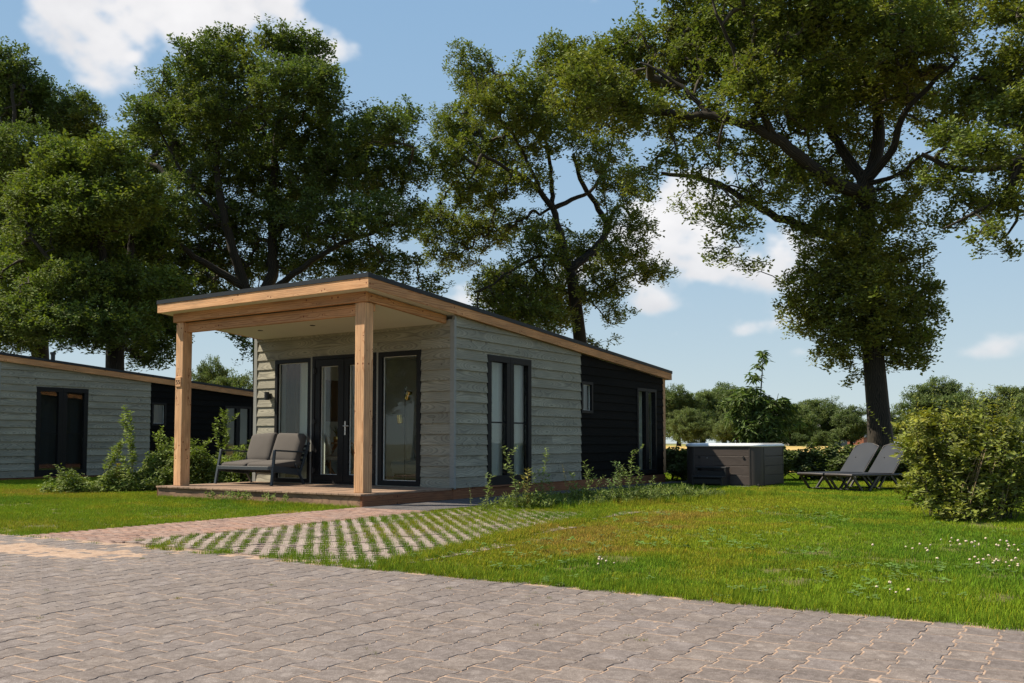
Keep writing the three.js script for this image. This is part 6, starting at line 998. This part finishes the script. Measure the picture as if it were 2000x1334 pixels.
  spots.forEach(([x, z, h, label], i) => plant('weed', label, 'weed', [x, -0.03, z], W, (o) => {
    const thin = i === 0 || i === 6, tone = i === 3 || i === 6 ? [1.7, 1.05, 0.9] : i === 9 ? [1, 1.1, 1.6] : [1, 1, 1];
    shoot(o, R, 0, 0, h, 0.1 + R() * 0.15, { leaf: thin ? 0.035 : 0.085, wid: thin ? 0.014 : i === 2 ? 0.045 : 0.03, gap: 0.02, from: 0.12, stem: 0.004, tone, per: 2, side: thin ? 0 : 3 });
    if (!thin) for (let k = 0; k < 3; k++) shoot(o, R, (R() - 0.5) * 0.14, (R() - 0.5) * 0.14, h * (0.3 + R() * 0.5), 0.5, { leaf: 0.065, wid: 0.024, gap: 0.024, from: 0.1, stem: 0.003, tone, per: 2 });
  }, M.weedLeaf));
  const lw = [sprig(621, 9, 0.05, 0.02, 0.09, 0, 0.5), sprig(622, 8, 0.06, 0.014, 0.1, -0.3, 0.5)], ll = [[], []];
  for (let i = 0; i < 1300; i++) { const z = -5.4 + R() * 4.6, x = 1.8 - z * 0.24 + (R() + R() - 1) * 0.45, y = R() * 0.16 * fbm(x * 4, z * 3, 17, 2) * 1.8, s = 0.7 + 0.6 * R(), v = 0.7 + 0.6 * R(); ll[i & 1].push([new THREE.Matrix4().compose(V3(x, y - 0.02, z), q.setFromEuler(e.set((R() - 0.5), R() * 6.28, (R() - 0.5))), V3(s, s, s)), lin(v, v, v)]); }
  for (let i = 0; i < 60; i++) { const x = -3.3 + R() * 1.9, z = 0.08 + R() * 0.08, v = 0.8 + 0.4 * R(), y = R() * 0.12; ll[0].push([new THREE.Matrix4().compose(V3(x, y, z), q.setFromEuler(e.set((R() - 0.5), R() * 6.28, (R() - 0.5))), V3(0.9, 0.9, 0.9)), lin(v, v, v)]); }
  ll.forEach((l, i) => tag(instanced('low_weeds', lw[i], M.weedLeaf, l, scene), ['low broad-leaved weeds along the tile path', 'low narrow-leaved weeds along the tile path'][i], 'weeds', 'low weeds', 'stuff'));
}
// ---------------------------------------------------------------- farmhouses across the field
function farmhouse(label, x, z, turn, w, d, eave, ridge, wallC, roofC) {
  const t = thing('farmhouse', label, 'house', [x, 0, z], turn, 'far farmhouses'), wm = std({ name: 'far_brick', color: lin(...wallC), roughness: 0.9 }), rm = std({ name: 'far_roof_tiles', color: lin(...roofC), roughness: 0.8 }), white = std({ name: 'white_verge', color: lin(0.7, 0.7, 0.68), roughness: 0.7 });
  const P = [[-w / 2, -0.2], [w / 2, -0.2], [w / 2, eave], [0, ridge], [-w / 2, eave]], A = P.map(([a, b]) => V3(a, b, d / 2)), B = P.map(([a, b]) => V3(a, b, -d / 2)), f = [A, B]; for (let i = 0; i < 5; i++) { const j = (i + 1) % 5; f.push([A[i], A[j], B[j], B[i]]); }
  mesh('wall', solid(f), wm, t);
  for (const s of [-1, 1]) {
    const e = [s * (w / 2 + 0.35), eave - 0.2], r = [0, ridge + 0.12], q = (p, zz, o = 0) => V3(p[0], p[1] + o, zz), lo = [q(e, d / 2 + 0.3), q(r, d / 2 + 0.3), q(r, -d / 2 - 0.3), q(e, -d / 2 - 0.3)], hi = lo.map((p) => p.clone().add(V3(0, 0.18, 0))), F = [lo, hi]; for (let i = 0; i < 4; i++) { const j = (i + 1) % 4; F.push([lo[i], lo[j], hi[j], hi[i]]); }
    mesh('roof', solid(F), rm, t); mesh('verge_board', bar([e[0], e[1] + 0.08, d / 2 + 0.34], [r[0], r[1] + 0.08, d / 2 + 0.34], 0.08, 0.24), white, t);
  }
  for (const [wx, wy] of [[-w * 0.22, 1.4], [w * 0.22, 1.4]]) { const g = part('window', t); mesh('frame', box(wx - 0.5, wx + 0.5, wy - 0.6, wy + 0.6, d / 2 + 0.01, d / 2 + 0.06, 0.01), white, g); mesh('pane', box(wx - 0.42, wx + 0.42, wy - 0.52, wy + 0.52, d / 2 + 0.062, d / 2 + 0.075, 0), M.frame, g); }
  mesh('chimney', box(-0.35, 0.35, ridge - 0.5, ridge + 0.9, -0.4, 0.4, 0.02, 'y'), wm, t);
}
farmhouse('red brick farmhouse with white verges left of the big oak trunk', -64, -288, YAW - 0.5, 10, 12, 2.6, 7, [0.30, 0.11, 0.06], [0.2, 0.2, 0.21]);
farmhouse('grey roofed barn among the far trees left of the farmhouse', -30.5, -126, YAW + 0.9, 7, 10, 2.0, 5.2, [0.22, 0.2, 0.18], [0.16, 0.17, 0.19]);

scene.traverse((o) => { if (o.isMesh) o.castShadow = o.receiveShadow = true; });
console.log('leaf sprigs', nLeaf);
renderer.render(scene, camera);
